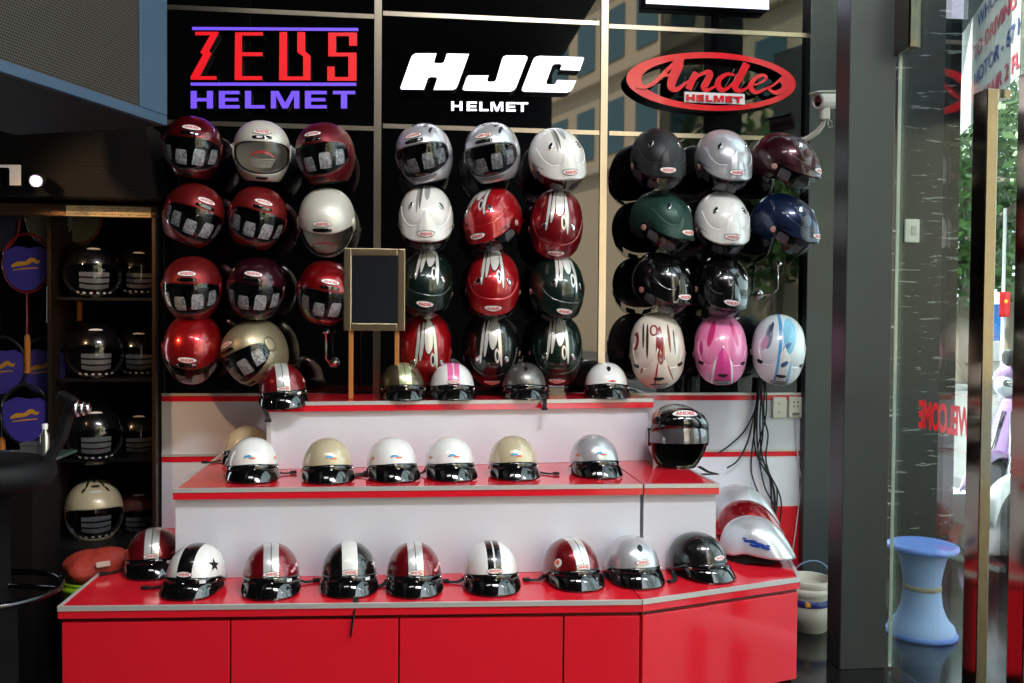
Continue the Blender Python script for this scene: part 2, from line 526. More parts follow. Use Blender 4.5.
HY = 4.10        # distance of the helmets hung on the wall
def full_helmet(px, py, paintm, label, group, yw=0, pt=10, rl=0, visor='clear', tags='four', Y=HY, sc=.96, chin=None):
    c = PY(px, py, Y)
    t = thing('full_face_helmet', label, 'helmet', c, group, orient(yw, pt, rl, c.x, c.y) @ Matrix.Scale(sc, 3))
    link_mesh('shell', retint('shell', full_shell, [paintm, CLOTH]), t)
    cached('m_full_lining', lambda: full_lining().mesh('lining', CLOTH))
    link_mesh('lining', CACHE['m_full_lining'] if tags != 'sheet' else cached('m_full_lining_pale', lambda: full_lining().mesh('lining', FILM)), t)
    vm = {'clear': VCLEAR, 'grey': VGREY, 'smoke': VSMOKE}[visor]
    v = link_mesh('visor', cached('m_visor_'+visor, lambda: full_visor().mesh('visor', vm)), t)
    if tags == 'four':
        for k, (az, el, w, h) in enumerate(((-66, -9, .044, .064), (-40, -12, .049, .066), (-12, -16, .053, .066), (17, -13, .055, .074), (46, -10, .050, .068))):
            link_mesh('paper_tag', cached('m_tag%d' % k, lambda: tags_mesh(az, el, w, h).mesh('paper_tag', TAG)), v)
    elif tags == 'sheet':
        for k in range(5):
            link_mesh('printed_line', cached('m_line%d' % k, lambda: tags_mesh(0, -12-k*3.1, .13-.01*k, .0045).mesh('printed_line', SHEET)), v)
        def arc():
            mb = MB(); L, Q = brush([(-.06, -.012), (-.03, .008), (0, .014), (.03, .008), (.06, -.012)], [.004, .007, .009, .007, .004])
            n = len(L); p, _ = patch(R_full, 0, -5, .986, L+Q, []); mb.add(p, [[i, i+1, n+i+1, n+i] for i in range(n-1)], 0, True); return mb
        link_mesh('red_print', cached('m_arc', lambda: arc().mesh('red_print', BADGER)), v)
    link_mesh('badge', cached('m_badge_f', lambda: badge_mb(R_full, 0, 33).mesh('badge', BADGE_MATS)), t)
    link_mesh('vent', cached('m_vent_f', lambda: bar_mb(R_full, 0, 23, .044, .009).mesh('vent', GLOSSBLACK)), t)
    for s in (-1, 1):
        link_mesh('pivot_cover', bar_mb(R_full, 79*s, 0, .027, .036, .99, 1.035, 2.2).mesh('pivot_cover', paintm), t)
    if chin: link_mesh('chin_stripe', bar_mb(R_full, 0, -41, .075, .012, .99, 1.012, 2.4).mesh('chin_stripe', chin), t)
    else: link_mesh('chin_vent', cached('m_chin', lambda: bar_mb(R_full, 0, -43, .03, .008, .99, 1.012).mesh('chin_vent', BLACK)), t)
    return t

# ---- open face with a brow peak
def jet_edge(phi):
    a = abs(phi)*180/PI
    if a < 48: e = 84+a*.10
    elif a < 82: 
        t = (a-48)/34; t = t*t*(3-2*t); e = 88.8+(131-88.8)*t
    else: e = 131-6*((a-82)/98)
    return D2R(e)
def jet_shell():
    mb = MB()
    rows = [t/30 for t in range(31)]+[-1]
    def fn(u, v):
        t = rows[int(round(v*31))]; phi = u*2*PI-PI
        if t < 0: return R_jet(top_dir(phi, jet_edge(phi)))*.91
        return R_jet(top_dir(phi, jet_edge(phi)*max(t, 1e-3)))
    mb.grid(96, 32, fn, True, 0, True)
    for i in range(len(mb.f)-96, len(mb.f)): mb.m[i] = 1
    return mb
def jet_lining():
    mb = MB()
    mb.grid(48, 16, lambda u, v: R_jet(top_dir(u*2*PI-PI, jet_edge(u*2*PI-PI)*max(v, 1e-3)))*.90, True); return mb
def interp(a, tab):
    for (x0, y0), (x1, y1) in zip(tab, tab[1:]):
        if a <= x1:
            t = (a-x0)/(x1-x0); t = t*t*(3-2*t); return y0+(y1-y0)*t
    return tab[-1][1]
PEAK_TAB = {'fin': [(0, 48), (7, 56), (16, 73), (26, 75), (80, 58)],
           'plain': [(0, 66), (30, 67), (80, 60)],
           'tour': [(0, 26), (8, 36), (22, 64), (34, 70), (60, 62), (84, 50)]}
PEAK_OVER = {'fin': .20, 'plain': .13, 'tour': .17}
def peak_R(kind):
    def R(d):
        phi = math.atan2(d.x, -d.y); a = abs(phi)*180/PI; al = math.degrees(math.acos(max(-1, min(1, d.z))))
        top = interp(a, PEAK_TAB[kind]); bot = math.degrees(jet_edge(phi))+2; c = max(0, math.cos(phi*.95))
        q = 5*c if kind != 'plain' else 3*c; w = .5
        for _ in range(6): w = (al-top)/(bot-top+q*w)
        w = max(0, min(1.1, w))
        return R_jet(d)*(1.022+PEAK_OVER[kind]*c**3.0*w**1.7)
    return R
def peak_mb(kind):
    tab = PEAK_TAB[kind]
    mb = MB(); ph = D2R(82)
    rows = 16
    def fn(u, v):
        phi = (u*2-1)*ph; a = abs(phi)*180/PI
        top = interp(a, tab); bot = math.degrees(jet_edge(phi))*1.0+ (2 if a < 60 else 0)
        if a > 48: bot = 89+ (a-48)*.05 if kind != 'plain' else bot
        c = max(0, math.cos(phi*.95))
        over = PEAK_OVER[kind]
        if v <= .5/rows: return R_jet(top_dir(phi, D2R(top-1)))*.985
        if v > 1-.5/rows: return R_jet(top_dir(phi, D2R(bot-3)))*.95
        w = (v-1/rows)/(1-2/rows)
        al = D2R(top+(bot-top)*w + (5*c if kind != 'plain' else 3*c)*w*w)
        return R_jet(top_dir(phi, al))*(1.022+over*c**3.0*w**1.7)
    mb.grid(81, rows+1, fn, False, 0, True)
    return mb
def shield_mb():
    mb = MB(); ph = D2R(80)
    def fn(u, v):
        phi = (u*2-1)*ph; c = max(0, math.cos(phi))
        top = 84; bot = 84+ (42 if True else 0)*(.45+.55*c**.5)
        al = D2R(top+(bot-top)*v)
        return R_jet(top_dir(phi, al))*(1.03+.05*c)
    mb.grid(41, 10, fn, False, 0, True); return mb

def jet_helmet(px, py, paintm, label, group, yw=0, pt=35, rl=0, peak='fin', peakm=None, vents=True, badge='red', shield='grey', Y=HY, sc=1.0, holes=False, bel=None, strip=None):
    c = PY(px, py, Y)
    t = thing('open_face_helmet', label, 'helmet', c, group, orient(yw, pt, rl, c.x, c.y) @ Matrix.Scale(sc, 3))
    link_mesh('shell', retint('shell_j', jet_shell, [paintm, CLOTH]), t).name = 'shell'
    link_mesh('lining', cached('m_jl', lambda: jet_lining().mesh('lining', CLOTH)), t)
    pk = link_mesh('peak', retint('peak_'+peak, lambda: peak_mb(peak), [peakm or paintm]), t)
    sv = link_mesh('face_shield', cached('m_shield_'+shield, lambda: shield_mb().mesh('face_shield', {'grey': VGREY, 'smoke': VSMOKE, 'clear': VCLEAR}[shield])), t)
    for k, (az, el) in enumerate(((-52, -16), (-18, -22), (16, -22), (50, -16))):
        link_mesh('paper_tag', cached('m_jtag%d' % k, lambda: tags_mesh(az, el, .052, .042, 1.035, R_jet).mesh('paper_tag', mat('dark_grey_tag', (120, 120, 124), .5))), sv)
    for s in (-1, 1):
        link_mesh('snap', cached('m_jsnap%d' % s, lambda: bar_mb(R_jet, 76*s, -10, .013, .013, 1.0, 1.06, 2).mesh('snap', mat('pinkish_snap', (190, 140, 130), .4))), t)
    be = bel if bel is not None else {'fin': 9, 'plain': 11, 'tour': 4}[peak]
    kk = {'fin': 1.125, 'plain': 1.085, 'tour': 1.155}[peak]
    mats = BADGE_MATS if badge == 'red' else BADGE_DARK
    link_mesh('badge', retint('badge_%s_%s' % (peak, badge), lambda: badge_mb(peak_R(peak), 0, be, k=1.0, w=.041), mats), pk).name = 'badge'
    if vents:
        for s in (-1, 1):
            link_mesh('vent', cached('m_jv%d' % s, lambda: bar_mb(R_jet, 40*s, 46, .009, .017, .99, 1.03, 2).mesh('vent', CHROME)), t)
    if holes:
        for az, el, w, h, ro, kq in ((0, 17, .024, .008, 0, 1.085), (-42, 17, .019, .009, -35, 1.04), (42, 17, .019, .009, 35, 1.04)):
            link_mesh('vent', cached('m_th%d' % az, lambda: bar_mb(peak_R('tour'), az, el, w, h, .98, 1.008, 2, ro).mesh('vent', BLACK)), pk)
    return t

# ---- half shell
def half_edge(phi):
    a = abs(phi)*180/PI
    return D2R(interp(a, [(0, 84), (70, 88), (110, 98), (180, 101)]))
HZ = .045
def half_shell(R=R_half):
    mb = MB()
    rows = [t/26 for t in range(27)]+[-1]
    def fn(u, v):
        t = rows[int(round(v*27))]; phi = u*2*PI-PI
        if t < 0: return R(top_dir(phi, half_edge(phi)))*.92
        return R(top_dir(phi, half_edge(phi)*max(t, 1e-3)))
    mb.grid(80, 28, fn, True, 0, True)
    for i in range(len(mb.f)-80, len(mb.f)): mb.m[i] = 1
    return mb
def half_lining():
    mb = MB()
    def fn(u, v):
        phi = u*2*PI-PI
        al = half_edge(phi)*max(v, 1e-3) if v < .93 else half_edge(phi)
        p = R_half(top_dir(phi, al))*.90
        if v > .96: p = Vector((p.x*1.02, p.y*1.02, -HZ+.002 if abs(phi) > 1.2 else -HZ+.012))
        return p
    mb.grid(48, 16, fn, True); return mb
def half_rim():
    """rubber edge all round, wider band at the front."""
    mb = MB()
    def fn(u, v):
        phi = u*2*PI-PI; a = abs(phi)*180/PI
        e = math.degrees(half_edge(phi)); w = interp(a, [(0, 9), (62, 8.5), (95, 5), (180, 4)])
        prof = [(e-w, 1.0), (e-w, 1.018), (e-w*.5, 1.026), (e+w*.35, 1.026), (e+w*.7, 1.0), (e+w*.6, .95)]
        al, k = prof[int(round(v*5))]
        return R_half(top_dir(phi, D2R(al)))*k
    mb.grid(96, 6, fn, True, 0, True); return mb
def half_peak(L=.046, drop=.054):
    mb = MB(); ph = D2R(76); rows = 9
    def fn(u, v):
        phi = (u*2-1)*ph; c = max(0.0, math.cos(phi*90/76))
        e = half_edge(phi)
        s = v if v <= .5 else 1-v
        w = min(1, s*2.0)
        p0 = R_half(top_dir(phi, e+D2R(1)))*1.02
        out = Vector((math.sin(phi)*.55, -1, 0)).normalized()
        g = c**.55
        p = p0+out*(L*g*w**.8)+Vector((0, 0, -drop*c**.4*w**1.15-.003*w))
        p.z += (.0022 if v <= .5 else -.0022)
        return p
    mb.grid(49, 2*rows+1, fn, False, 0, True); return mb
def strap_mb(kind=0, s=1):
    mb = MB()
    if kind == 0:     # short strap end lying on the shelf beside the helmet
        p = [(s*.09, .05, -.005), (s*.112, .04, -.030), (s*.135, .03, -.037), (s*.165, .035, -.038), (s*.185, .05, -.037)]
    elif kind == 1:
        p = [(s*.095, .05, -.005), (s*.115, .03, -.034), (s*.14, .0, -.039), (s*.17, -.03, -.039), (s*.20, -.035, -.037)]
    elif kind == 2:   # hanging over the shelf edge at the front
        p = [(.035, -.06, -.030), (.03, -.13, -.040), (.022, -.185, -.041), (.018, -.222, -.043), (.012, -.236, -.060), (.008, -.238, -.10), (.0, -.239, -.175)]
    if kind == 3: p = [(s*.10, .0, -.02), (s*.10, -.09, -.040), (s*.09, -.15, -.045), (s*.085, -.185, -.06), (s*.083, -.19, -.085)]
    mb.ribbon(p, .020, .004)
    if kind != 2: mb.box(Vector(p[-1]), (.03, .022, .012), 0, .003)
    return mb

def half_helmet(px, py, ztop, paintm, label, group, yw=0, pt=0, rl=0, strap=(0, 1), badge=True, stickers=(), vents=0, peakm=None, sc=.88, badge_el=20, dy=.185, rimm=None, long_peak=False, bk=1.0, ctr=None, wd='ANDES'):
    c = Vector(ctr) if ctr is not None else PZ(px, py, ztop)+Vector((0, dy*.88, 0))
    t = thing('half_shell_helmet', label, 'helmet', c, group, orient(yw, pt, rl, c.x, c.y) @ Matrix.Scale(sc, 3))
    o = (0, 0, HZ)
    link_mesh('shell', retint('half_tear', lambda: half_shell(R_tear), [paintm, CLOTH]) if long_peak else retint('half', half_shell, [paintm, CLOTH]), t, o).name = 'shell'
    link_mesh('lining', cached('m_hl', lambda: half_lining().mesh('lining', CLOTH)), t, o)
    if not long_peak:
        rim = link_mesh('rim', retint('rim', half_rim, [rimm or GLOSSBLACK]), t, o)
        link_mesh('peak', retint('hpeak', half_peak, [peakm or GLOSSBLACK]), t, o).name = 'peak'
        for az in (-62, 0, 62):
            link_mesh('snap', cached('m_hs%d' % az, lambda: bar_mb(R_half, az, 4 if az == 0 else 3, .0065, .0065, 1.02, 1.05, 2).mesh('snap', CHROME)), rim)
    if strap is not None:
        link_mesh('strap', cached('m_strap%d%d' % strap, lambda: strap_mb(*strap).mesh('strap', RUBBER)), t, o)
    if badge:
        link_mesh('badge', retint('hbadge%d%d%s' % (badge_el, int(bk*1000), wd), lambda: badge_mb(R_half, 0, badge_el, w=.034, k=bk, word=wd), BADGE_MATS), t, o).name = 'badge'
    for (nm, mb, m) in stickers:
        link_mesh(nm, mb.mesh(nm, m), t, o)
    if vents:
        for az in ((0,) if vents == 1 else (-38, 38)):
            link_mesh('vent', bar_mb(R_half, az, 50 if vents == 1 else 46, .010, .017, .99, 1.03, 2).mesh('vent', CHROME if vents == 2 else BLACK), t, o)
    return t

def star_mb(R, az, el, r, roll=0, k=1.008):
    vs = [(0, 0)]+[((r if i % 2 == 0 else r*.40)*math.sin(PI*i/5), (r if i % 2 == 0 else r*.40)*math.cos(PI*i/5)) for i in range(10)]
    fs = [[0, 1+i, 1+(i+1) % 10] for i in range(10)]
    mb = MB(); p, f = patch(R, az, el, k, vs, fs, roll); mb.add(p, f, 0, True); return mb
def blob_mb(R, az, el, pieces, k=1.008, roll=0):
    """small sticker print: list of (u, v, rx, ry, mat index)."""
    mb = MB()
    for i, (u, v, rx, ry, m) in enumerate(pieces):
        a, f = disc2d(rx, ry, 16, 2); a = [(x+u, y+v) for x, y in a]
        p, f = patch(R, az, el, k+.0015*i, a, f, roll); mb.add(p, f, m, True)
    return mb
ST_BLUE = mat('sticker_blue', (60, 150, 200), .4); ST_ORANGE = mat('sticker_orange', (225, 95, 40), .4); ST_GREY = mat('sticker_grey', (120, 130, 140), .4)
ST_DBLUE = mat('sticker_dark_blue', (25, 60, 150), .35); ST_WHITE = mat('sticker_white', (225, 225, 225), .4)
STICK = [ST_BLUE, ST_ORANGE, ST_GREY]
def logo_sticker(az=-8, el=27):
    return ('sticker', blob_mb(R_half, az, el, [(-.012, .006, .012, .006, 0), (-.003, .010, .008, .004, 0), (-.022, .001, .007, .003, 2), (.010, -.002, .016, .0045, 1), (.003, .003, .008, .004, 0)]), STICK)
def small_print(az=58, el=24):
    return ('print', blob_mb(R_half, az, el, [(-.008, 0, .007, .006, 0), (.007, .001, .005, .006, 0)]), [ST_ORANGE])
def price_tag(az=32, el=6, k=1.03):
    v, f = full_tag(.024, .014); mb = MB(); p, f = patch(R_half, az, el, k, v, f); mb.add(p, f, 0, True)
    return ('price_tag', mb, ST_WHITE)

# ------------------------------------------------------------------ setting
YW = 4.32
XG = 1.942                                   # plane of the shopfront glass
Z0, Z1, Z2 = .42, .762, 1.047
FLOORM = mat('black_granite_floor', (22, 22, 23), .12, spec=.5, bump=(30, .02))
DARKWALL = mat('dark_wall_paint', (16, 16, 17), .7)
DARKER = mat('dark_brown_board', (13, 10, 8), .8, spec=.15)
COLM = mat('grey_metal_cladding', (64, 69, 69), .34, .25)
struct('floor', MB().box((.6, 1.2, -.05), (9.2, 11.4, .1)), FLOORM)
struct('ceiling', MB().box((-.65, .6, 4.75), (5.1, 8.2, .1)), DARKWALL)
struct('wall_left', MB().box((-3.15, .6, 2.35), (.1, 8.2, 4.7)), DARKWALL)
struct('wall_rear', MB().box((-.65, -3.45, 2.35), (5.1, .1, 4.7)), DARKWALL)
w0 = PY(158, 394, YW)
XR_, XC_ = PY(812, 400, YW).x, PY(158, 300, 4.26).x
ZC_ = PY(100, 205, 4.26).z
wb = MB(); wb.box(((XC_+XR_)/2, YW+.08, (w0.z+ZC_)/2), (XR_-XC_, .16, ZC_-w0.z)); wb.box(((-3.1+XR_)/2, YW+.08, (ZC_+4.7)/2), (3.1+XR_, .16, 4.7-ZC_))
struct('wall_back', wb, BLACKGLASS)
# dado: white laminate with red stripes behind the stepped display
dd = MB()
xl, xr = max(w0.x, XC_), PY(812, 400, YW).x
zt = w0.z
dd.box(((xl+xr)/2, YW+.08, zt/2), (xr-xl, .16, zt))
struct('wall_back_dado', dd, WHITELAM)
dr = MB(); da = MB()
for z in (zt-.0, Z1+.0):
    da.box(((xl+xr)/2, YW+.005, z-.003), (xr-xl, .022, .012))
    dr.box(((xl+xr)/2, YW+.0085, z-.022), (xr-xl, .022, .025))
dr.box(((1.0+xr)/2, YW+.0085, .245), (xr-1.0, .022, .46))
struct('trim_1', da, ALU); struct('trim_2', dr, REDLAM)
# stainless strips between the black glass panels
def strip_h(x0, x1, ya, yb, n):
    a, b = PY(x0, ya, YW), PY(x1, yb, YW); z = (a.z+b.z)/2
    struct('trim_%d' % n, MB().box(((a.x+b.x)/2, YW+.008, z), (b.x-a.x, .028, .021)), STEEL)
def strip_v(x, y, y1, n, w=.034):
    a = PY(x, y, YW)
    struct('trim_%d' % n, MB().box((a.x, YW+.004, (zt+4.7)/2), (w, .032, 4.7-zt)), STEEL)
n = 3
for (x0, x1, ya, yb) in ((162, 374, 125, 126), (383, 599, 127, 132), (609, 807, 132, 141), (162, 374, 10, 14), (383, 599, 14, 23), (609, 807, 25, 37)):
    strip_h(x0, x1, ya, yb, n); n += 1
strip_v(378, 60, 0, n); strip_v(604, 80, 0, n+1); n += 2
# pillars of the shopfront
a, b = PY(806.5, 300, 4.27), PY(837, 300, 4.27)
struct('pillar', MB().box(((a.x+b.x)/2, 4.27+.2, 2.35), (b.x-a.x, .4, 4.7), bev=.004), COLM, label='grey metal shopfront pillar against the black glass wall')
P1R = b.x
a, b = PY(846, 300, 3.42), PY(892, 300, 3.42)
struct('pillar', MB().box(((a.x+b.x)/2, 3.42+.06, 2.35), (b.x-a.x, .12, 4.7), bev=.004), COLM, label='grey metal shopfront pillar holding the glass door')
P2L, P2R = a.x, b.x
# fixed pane between the pillars
q = MB(); q.hexa([(P1R+.002, 4.26), (P1R+.014, 4.26), (P2L+.05, 3.55), (P2L+.038, 3.55)], .0, 4.7)
struct('window_1', q, PANE)
# marble pier outside
a, b = PY(870, 300, 4.75), PY(957, 300, 4.75)
struct('wall_outside', MB().box(((a.x+b.x)/2, 5.0, 1.9), (b.x-a.x, .5, 3.8)), marble_mat(), label='black marble pier outside the glass door')
PIER = 4.75
# doors
def leaf(y0, y1, n, name_label):
    zt_ = 2.68
    m = MB(); m.box((XG, (y0+y1)/2, (zt_+.02)/2+.005), (.012, y0-y1, zt_-.02))
    o = struct('door_%d' % n, m, PANE, label=name_label)
    e = MB(); e.box((XG, (y0+y1)/2, zt_+.006), (.0125, y0-y1, .004)); e.box((XG, y0+.003, zt_/2), (.0128, .005, zt_-.02))
    e.build('glass_edge', GLASSEDGE, o)
    return o
DY0 = 3.42
hdl = PX(976, 300, XG-.09); hd2 = PX(1022, 300, XG-.09)
LSPLIT = PX(1017, 300, XG).y
d1 = leaf(DY0-.01, LSPLIT+.004, 1, 'frameless glass door leaf beside the grey pillar')
d2 = leaf(LSPLIT-.004, 1.75, 2, 'second frameless glass door leaf')
DMID = (hdl.y+hd2.y)/2+.016
polish = mat('polished_steel_bar', (150, 140, 128), .10, 1)
def pull(door, y, top):
    m = MB(); m.box((XG-.07, y, (top+.06)/2), (.040, .075, top-.06), bev=.003)
    for z in (.12, top-.014): m.box((XG-.03, y, z), (.05, .06, .028))
    m.build('handle', polish, door)
pull(d1, hdl.y, PX(984, 92, XG-.07).z); pull(d2, hd2.y, PX(984, 92, XG-.07).z)
# patch fitting at the top of the door
pf = MB(); pf.box((XG, DY0-.045, 2.60), (.05, .13, .27), bev=.006)
pf.build('patch_fitting', polish, d1)
struct('window_2', MB().box((XG, (DY0-.01+1.75)/2, (2.70+4.7)/2), (.012, DY0-1.76, 1.99)), PANE)

# ------------------------------------------------------------------ stepped display units
def unit_plan(fl, fr, yb, xl_b=None, xr_b=None):
    return [fl, fr, (xr_b if xr_b is not None else fr[0], yb), (xl_b if xl_b is not None else fl[0], yb)]
def inset(pl, d_front):
    (ax, ay), (bx, by), c, d = pl
    return [(ax+.012, ay+d_front), (bx-.012, by+d_front), (c[0]-.012, c[1]), (d[0]+.012, d[1])]
def front_strip(mb, a, b, z0, z1, out, th=.012, m=0):
    A, B = Vector((a[0], a[1], 0)), Vector((b[0], b[1], 0)); t = (B-A).normalized(); nrm = Vector((t.y, -t.x, 0))
    p = [A+nrm*out, B+nrm*out, B+nrm*(out-th), A+nrm*(out-th)]
    mb.hexa([(q.x, q.y) for q in p], z0, z1, m)
P = lambda v: (v.x, v.y)
def step_unit(name, label, plan, zb, zt, riser_mat, side_edges=(), stripe=True):
    t = thing(name, label, 'display unit', (0, 0, 0), 'stepped red and white display units')
    ins = [(plan[0][0]+.004, plan[0][1]+.02), (plan[1][0]-.004, plan[1][1]+.02), plan[2], plan[3]]
    MB().hexa(ins, zb, zt-.016).build('body', riser_mat, t)
    MB().hexa(plan, zt-.016, zt).build('top', REDLAM, t)
    e = MB(); front_strip(e, plan[0], plan[1], zt-.014, zt+.0015, .004)
    e.build('front_edging', ALU, t)
    if stripe:
        r = MB(); front_strip(r, plan[0], plan[1], zt-.040, zt-.0145, .001); r.build('red_band', REDLAM, t)
    for (i, j) in side_edges:
        s = MB(); a, b = Vector((*plan[i], 0)), Vector((*plan[j], 0)); tt = (b-a).normalized(); nn = Vector((tt.y, -tt.x, 0))
        pts = [a+nn*.003, b+nn*.003, b-nn*.010, a-nn*.010]
        s.hexa([(q.x, q.y) for q in pts], zt-.018, zt+.002); s.build('side_edging', ALU, t)
    return t
# bottom tier
b0l, b0m, b0r = PZ(58, 607, Z0), PZ(642, 600.5, Z0), PZ(800, 578, Z0)
br = PZ(771, 519, Z0)
BYB = YW-.002
t0 = step_unit('display_plinth', 'long red lowest display plinth with four doors under the front row of helmets',
               unit_plan(P(b0l), (b0m.x-.002, b0m.y), BYB, b0l.x, b0m.x-.002), .03, Z0, mat('dark_red_carcass', (90, 10, 16), .4), ((3, 0),))
t0r = step_unit('display_plinth', 'short red corner plinth with one wide door beside the white bucket',
                unit_plan((b0m.x+.002, b0m.y), P(b0r), BYB, b0m.x+.002, br.x), .03, Z0, mat('dark_red_carcass', (90, 10, 16), .4), ((1, 2),))
def doors(t, a, b, cuts, zb=.03, zt=Z0-.056):
    a, b = Vector((a[0], a[1], 0)), Vector((b[0], b[1], 0))
    for u0, u1 in zip(cuts, cuts[1:]):
        m = MB(); p, q = a.lerp(b, u0), a.lerp(b, u1); g = (b-a).normalized()*.003
        front_strip(m, p+g, q-g, zb, zt, -.004, .018); m.build('door', REDLAM, t, bevel=.0015)
def cut(pxs, a, b):
    out = []
    for x in pxs:
        lo, hi = 0, 1
        for _ in range(40):
            mid = (lo+hi)/2; p = Vector((*P(a), Z0)).lerp(Vector((*P(b), Z0)), mid)-CAM
            if 512+F*p.dot(RR)/p.dot(FW) < x: lo = mid
            else: hi = mid
        out.append(lo)
    return [.004]+out+[.998]
doors(t0, P(b0l), P(b0m), cut((230, 399, 564), b0l, b0m)); doors(t0r, P(b0m), P(b0r), [.006, .995])
# middle tier
m1l, m1m, m1r = PZ(173, 489, Z1), PZ(643.5, 484.5, Z1), PZ(719, 484, Z1)
t1 = step_unit('display_step', 'long white middle step carrying a row of pale helmets', unit_plan(P(m1l), (m1m.x-.003, m1m.y), BYB), Z0+.001, Z1, WHITELAM, ((3, 0),))
m1rb = PZ(705, 447, Z1)
t1r = step_unit('display_step', 'short white step under the black flip-up helmet', unit_plan((m1m.x+.003, m1m.y), P(m1r), BYB, m1m.x+.003, m1r.x-.02), Z0+.001, Z1, WHITELAM, ((1, 2),))
# top tier
u2l, u2r = PZ(267, 402.5, Z2), PZ(648, 397, Z2)
u2r.y = u2l.y + (u2r.y-u2l.y)*.6
t2 = step_unit('display_step', 'white topmost step in front of the black glass wall', unit_plan(P(u2l), P(u2r), BYB), Z1+.001, Z2, WHITELAM, ((3, 0),))
pe = MB(); pe.box((u2l.x+.006, u2l.y+.012, (Z1+Z2-.06)/2), (.016, .016, Z2-.06-Z1)); pe.box((u2r.x-.006, u2r.y+.012, (Z1+Z2-.06)/2), (.020, .016, Z2-.06-Z1))
pe.build('corner_edging', ALU, t2)

# ------------------------------------------------------------------ helmets on the wall
FH = 'full face helmets hung on the black wall'; JH = 'open face helmets hung on the black wall'
def P_red(n, c, matte): 
    return paint(n, c, (), .42 if matte else .3, .55 if matte else .6, .0 if matte else 1., flake=0 if matte else .6)
DRED = P_red('gloss_dark_red', (96, 6, 14), False); MRED = P_red('matte_red', (124, 24, 26), True); MRED2 = P_red('matte_wine_red', (102, 18, 28), True)
PURP = P_red('gloss_dark_purple', (58, 12, 26), False); GRED = P_red('gloss_red', (142, 6, 15), False)
PEARL = paint('pearl_white', (214, 210, 200), (), .4, .3, .3); CHAMP = paint('champagne', (170, 158, 128), (), .4, .7, .4)
SILV = paint('silver', (204, 204, 210), (('e', .055, 62, .010, 9, .03, (40, 40, 46)), ('e', .075, 50, .006, 14, .02, (60, 60, 66)), ('e', 0, 64, .016, 6, 0, (50, 50, 56))), .3, .5, 1.)
full_helmet(193, 149, DRED, 'glossy dark red full-face helmet at the top row end next to the silver-white one', FH, -6, 8, 6)
full_helmet(262, 153, PEARL, 'silver-white full-face helmet with red arc and print lines behind a clear visor', FH, 0, 8, 0, 'clear', 'sheet')
full_helmet(326, 155, MRED2, 'matte wine red full-face helmet at the row end under the S of the red-letter sign', FH, -20, 8, -7)
full_helmet(193, 215, MRED, 'matte red full-face helmet tilted clockwise directly below the glossy dark red top-row one', FH, 12, 14, 17)
full_helmet(257, 218, MRED, 'matte red full-face helmet in the centre of the second row beside a cream pearl one', FH, 3, 12, 14)
full_helmet(327, 221, PEARL, 'cream pearl full-face helmet bowed low above the mirror frame', FH, -8, 44, 0, 'clear', 'sheet')
full_helmet(193, 288, MRED, 'matte red full-face helmet held level in the third row above a glossy red bowed one', FH, -10, 12, 0)
full_helmet(257, 288, PURP, 'glossy dark purple full-face helmet with grey visor tags', FH, -10, 12, 7)
full_helmet(325, 292, GRED, 'glossy bright red full-face helmet partly behind the mirror frame', FH, 4, 18, 9)
full_helmet(193, 347, GRED, 'glossy red full-face helmet bowed forward in the bottom row next to a champagne one', FH, -14, 52, 8)
full_helmet(256, 351, CHAMP, 'champagne silver full-face helmet turned to its side in the bottom row', FH, -42, 20, -22)
full_helmet(425, 155, SILV, 'silver full-face helmet with smoke visor under the H of the white-letter sign', FH, -14, 10, -12, 'grey', 'four', chin=mat('grey_stripe', (120, 120, 126), .4))
full_helmet(493, 154, SILV, 'silver full-face helmet with smoke visor beside the white open-face one in the top row', FH, -12, 12, -9, 'grey', 'four', chin=mat('grey_stripe', (120, 120, 126), .4))
def wing(n, base, blk=(10, 10, 12), w=(226, 222, 216), sh=0.):
    return paint(n, base, (('e', -.046+sh, 88, .009, 46, .012, blk), ('e', -.046+sh, 88, .0065, 43, .012, w),
                           ('e', -.026+sh, 96, .011, 40, .014, blk), ('e', -.026+sh, 96, .0085, 37, .014, w),
                           ('e', .004+sh, 106, .023, 36, .004, blk), ('e', .004+sh, 106, .0205, 33, .004, w),
                           ('e', .034+sh, 84, .010, 46, -.012, blk), ('e', .034+sh, 84, .007, 43, -.012, w),
                           ('e', .022+sh, 62, .011, 13, -.01, w), ('e', .023+sh, 62, .006, 8, -.01, blk)), .3, .4, 1., flake=.3)
WRED = wing('red_wing_graphic', (165, 10, 22)); WMAR = wing('dark_red_wing_graphic', (120, 6, 18)); WGRN = wing('dark_green_wing_graphic', (14, 34, 27)); WBLK = wing('black_wing_graphic', (10, 16, 14))
WWHT = paint('white_grey_wing_graphic', (226, 223, 218), (('e', -.034, 78, .007, 40, .012, (150, 148, 146)), ('e', -.022, 84, .006, 40, .010, (96, 94, 92)), ('e', .006, 92, .013, 30, .004, (150, 150, 152))), .3, 0, 1.)
jet_helmet(556, 160, WWHT, 'white open-face helmet with grey wing stripe in the top row beside the steel strip', JH, 24, 34, -8)
jet_helmet(426, 218, WWHT, 'white open-face helmet facing straight out above the dark green one by the mirror', JH, 0, 36, 0)
jet_helmet(494, 220, WRED, 'red open-face helmet with white wing stripes turned aside in the second row', JH, -26, 40, -10, peak='plain')
jet_helmet(556, 223, WMAR, 'dark red open-face helmet with white wing stripes bowed below the white one', JH, -2, 66, 8, peak='plain')
jet_helmet(426, 283, WGRN, 'dark green open-face helmet with white wing stripes beside the mirror frame', JH, -4, 44, 10, peak='plain')
jet_helmet(493, 284, WRED, 'red open-face helmet with white wing stripes in the third row between two dark green ones', JH, 0, 50, 2, peak='plain')
jet_helmet(556, 287, WGRN, 'dark green open-face helmet with white wing stripes in the third row by the steel strip', JH, 14, 50, 10, peak='plain')
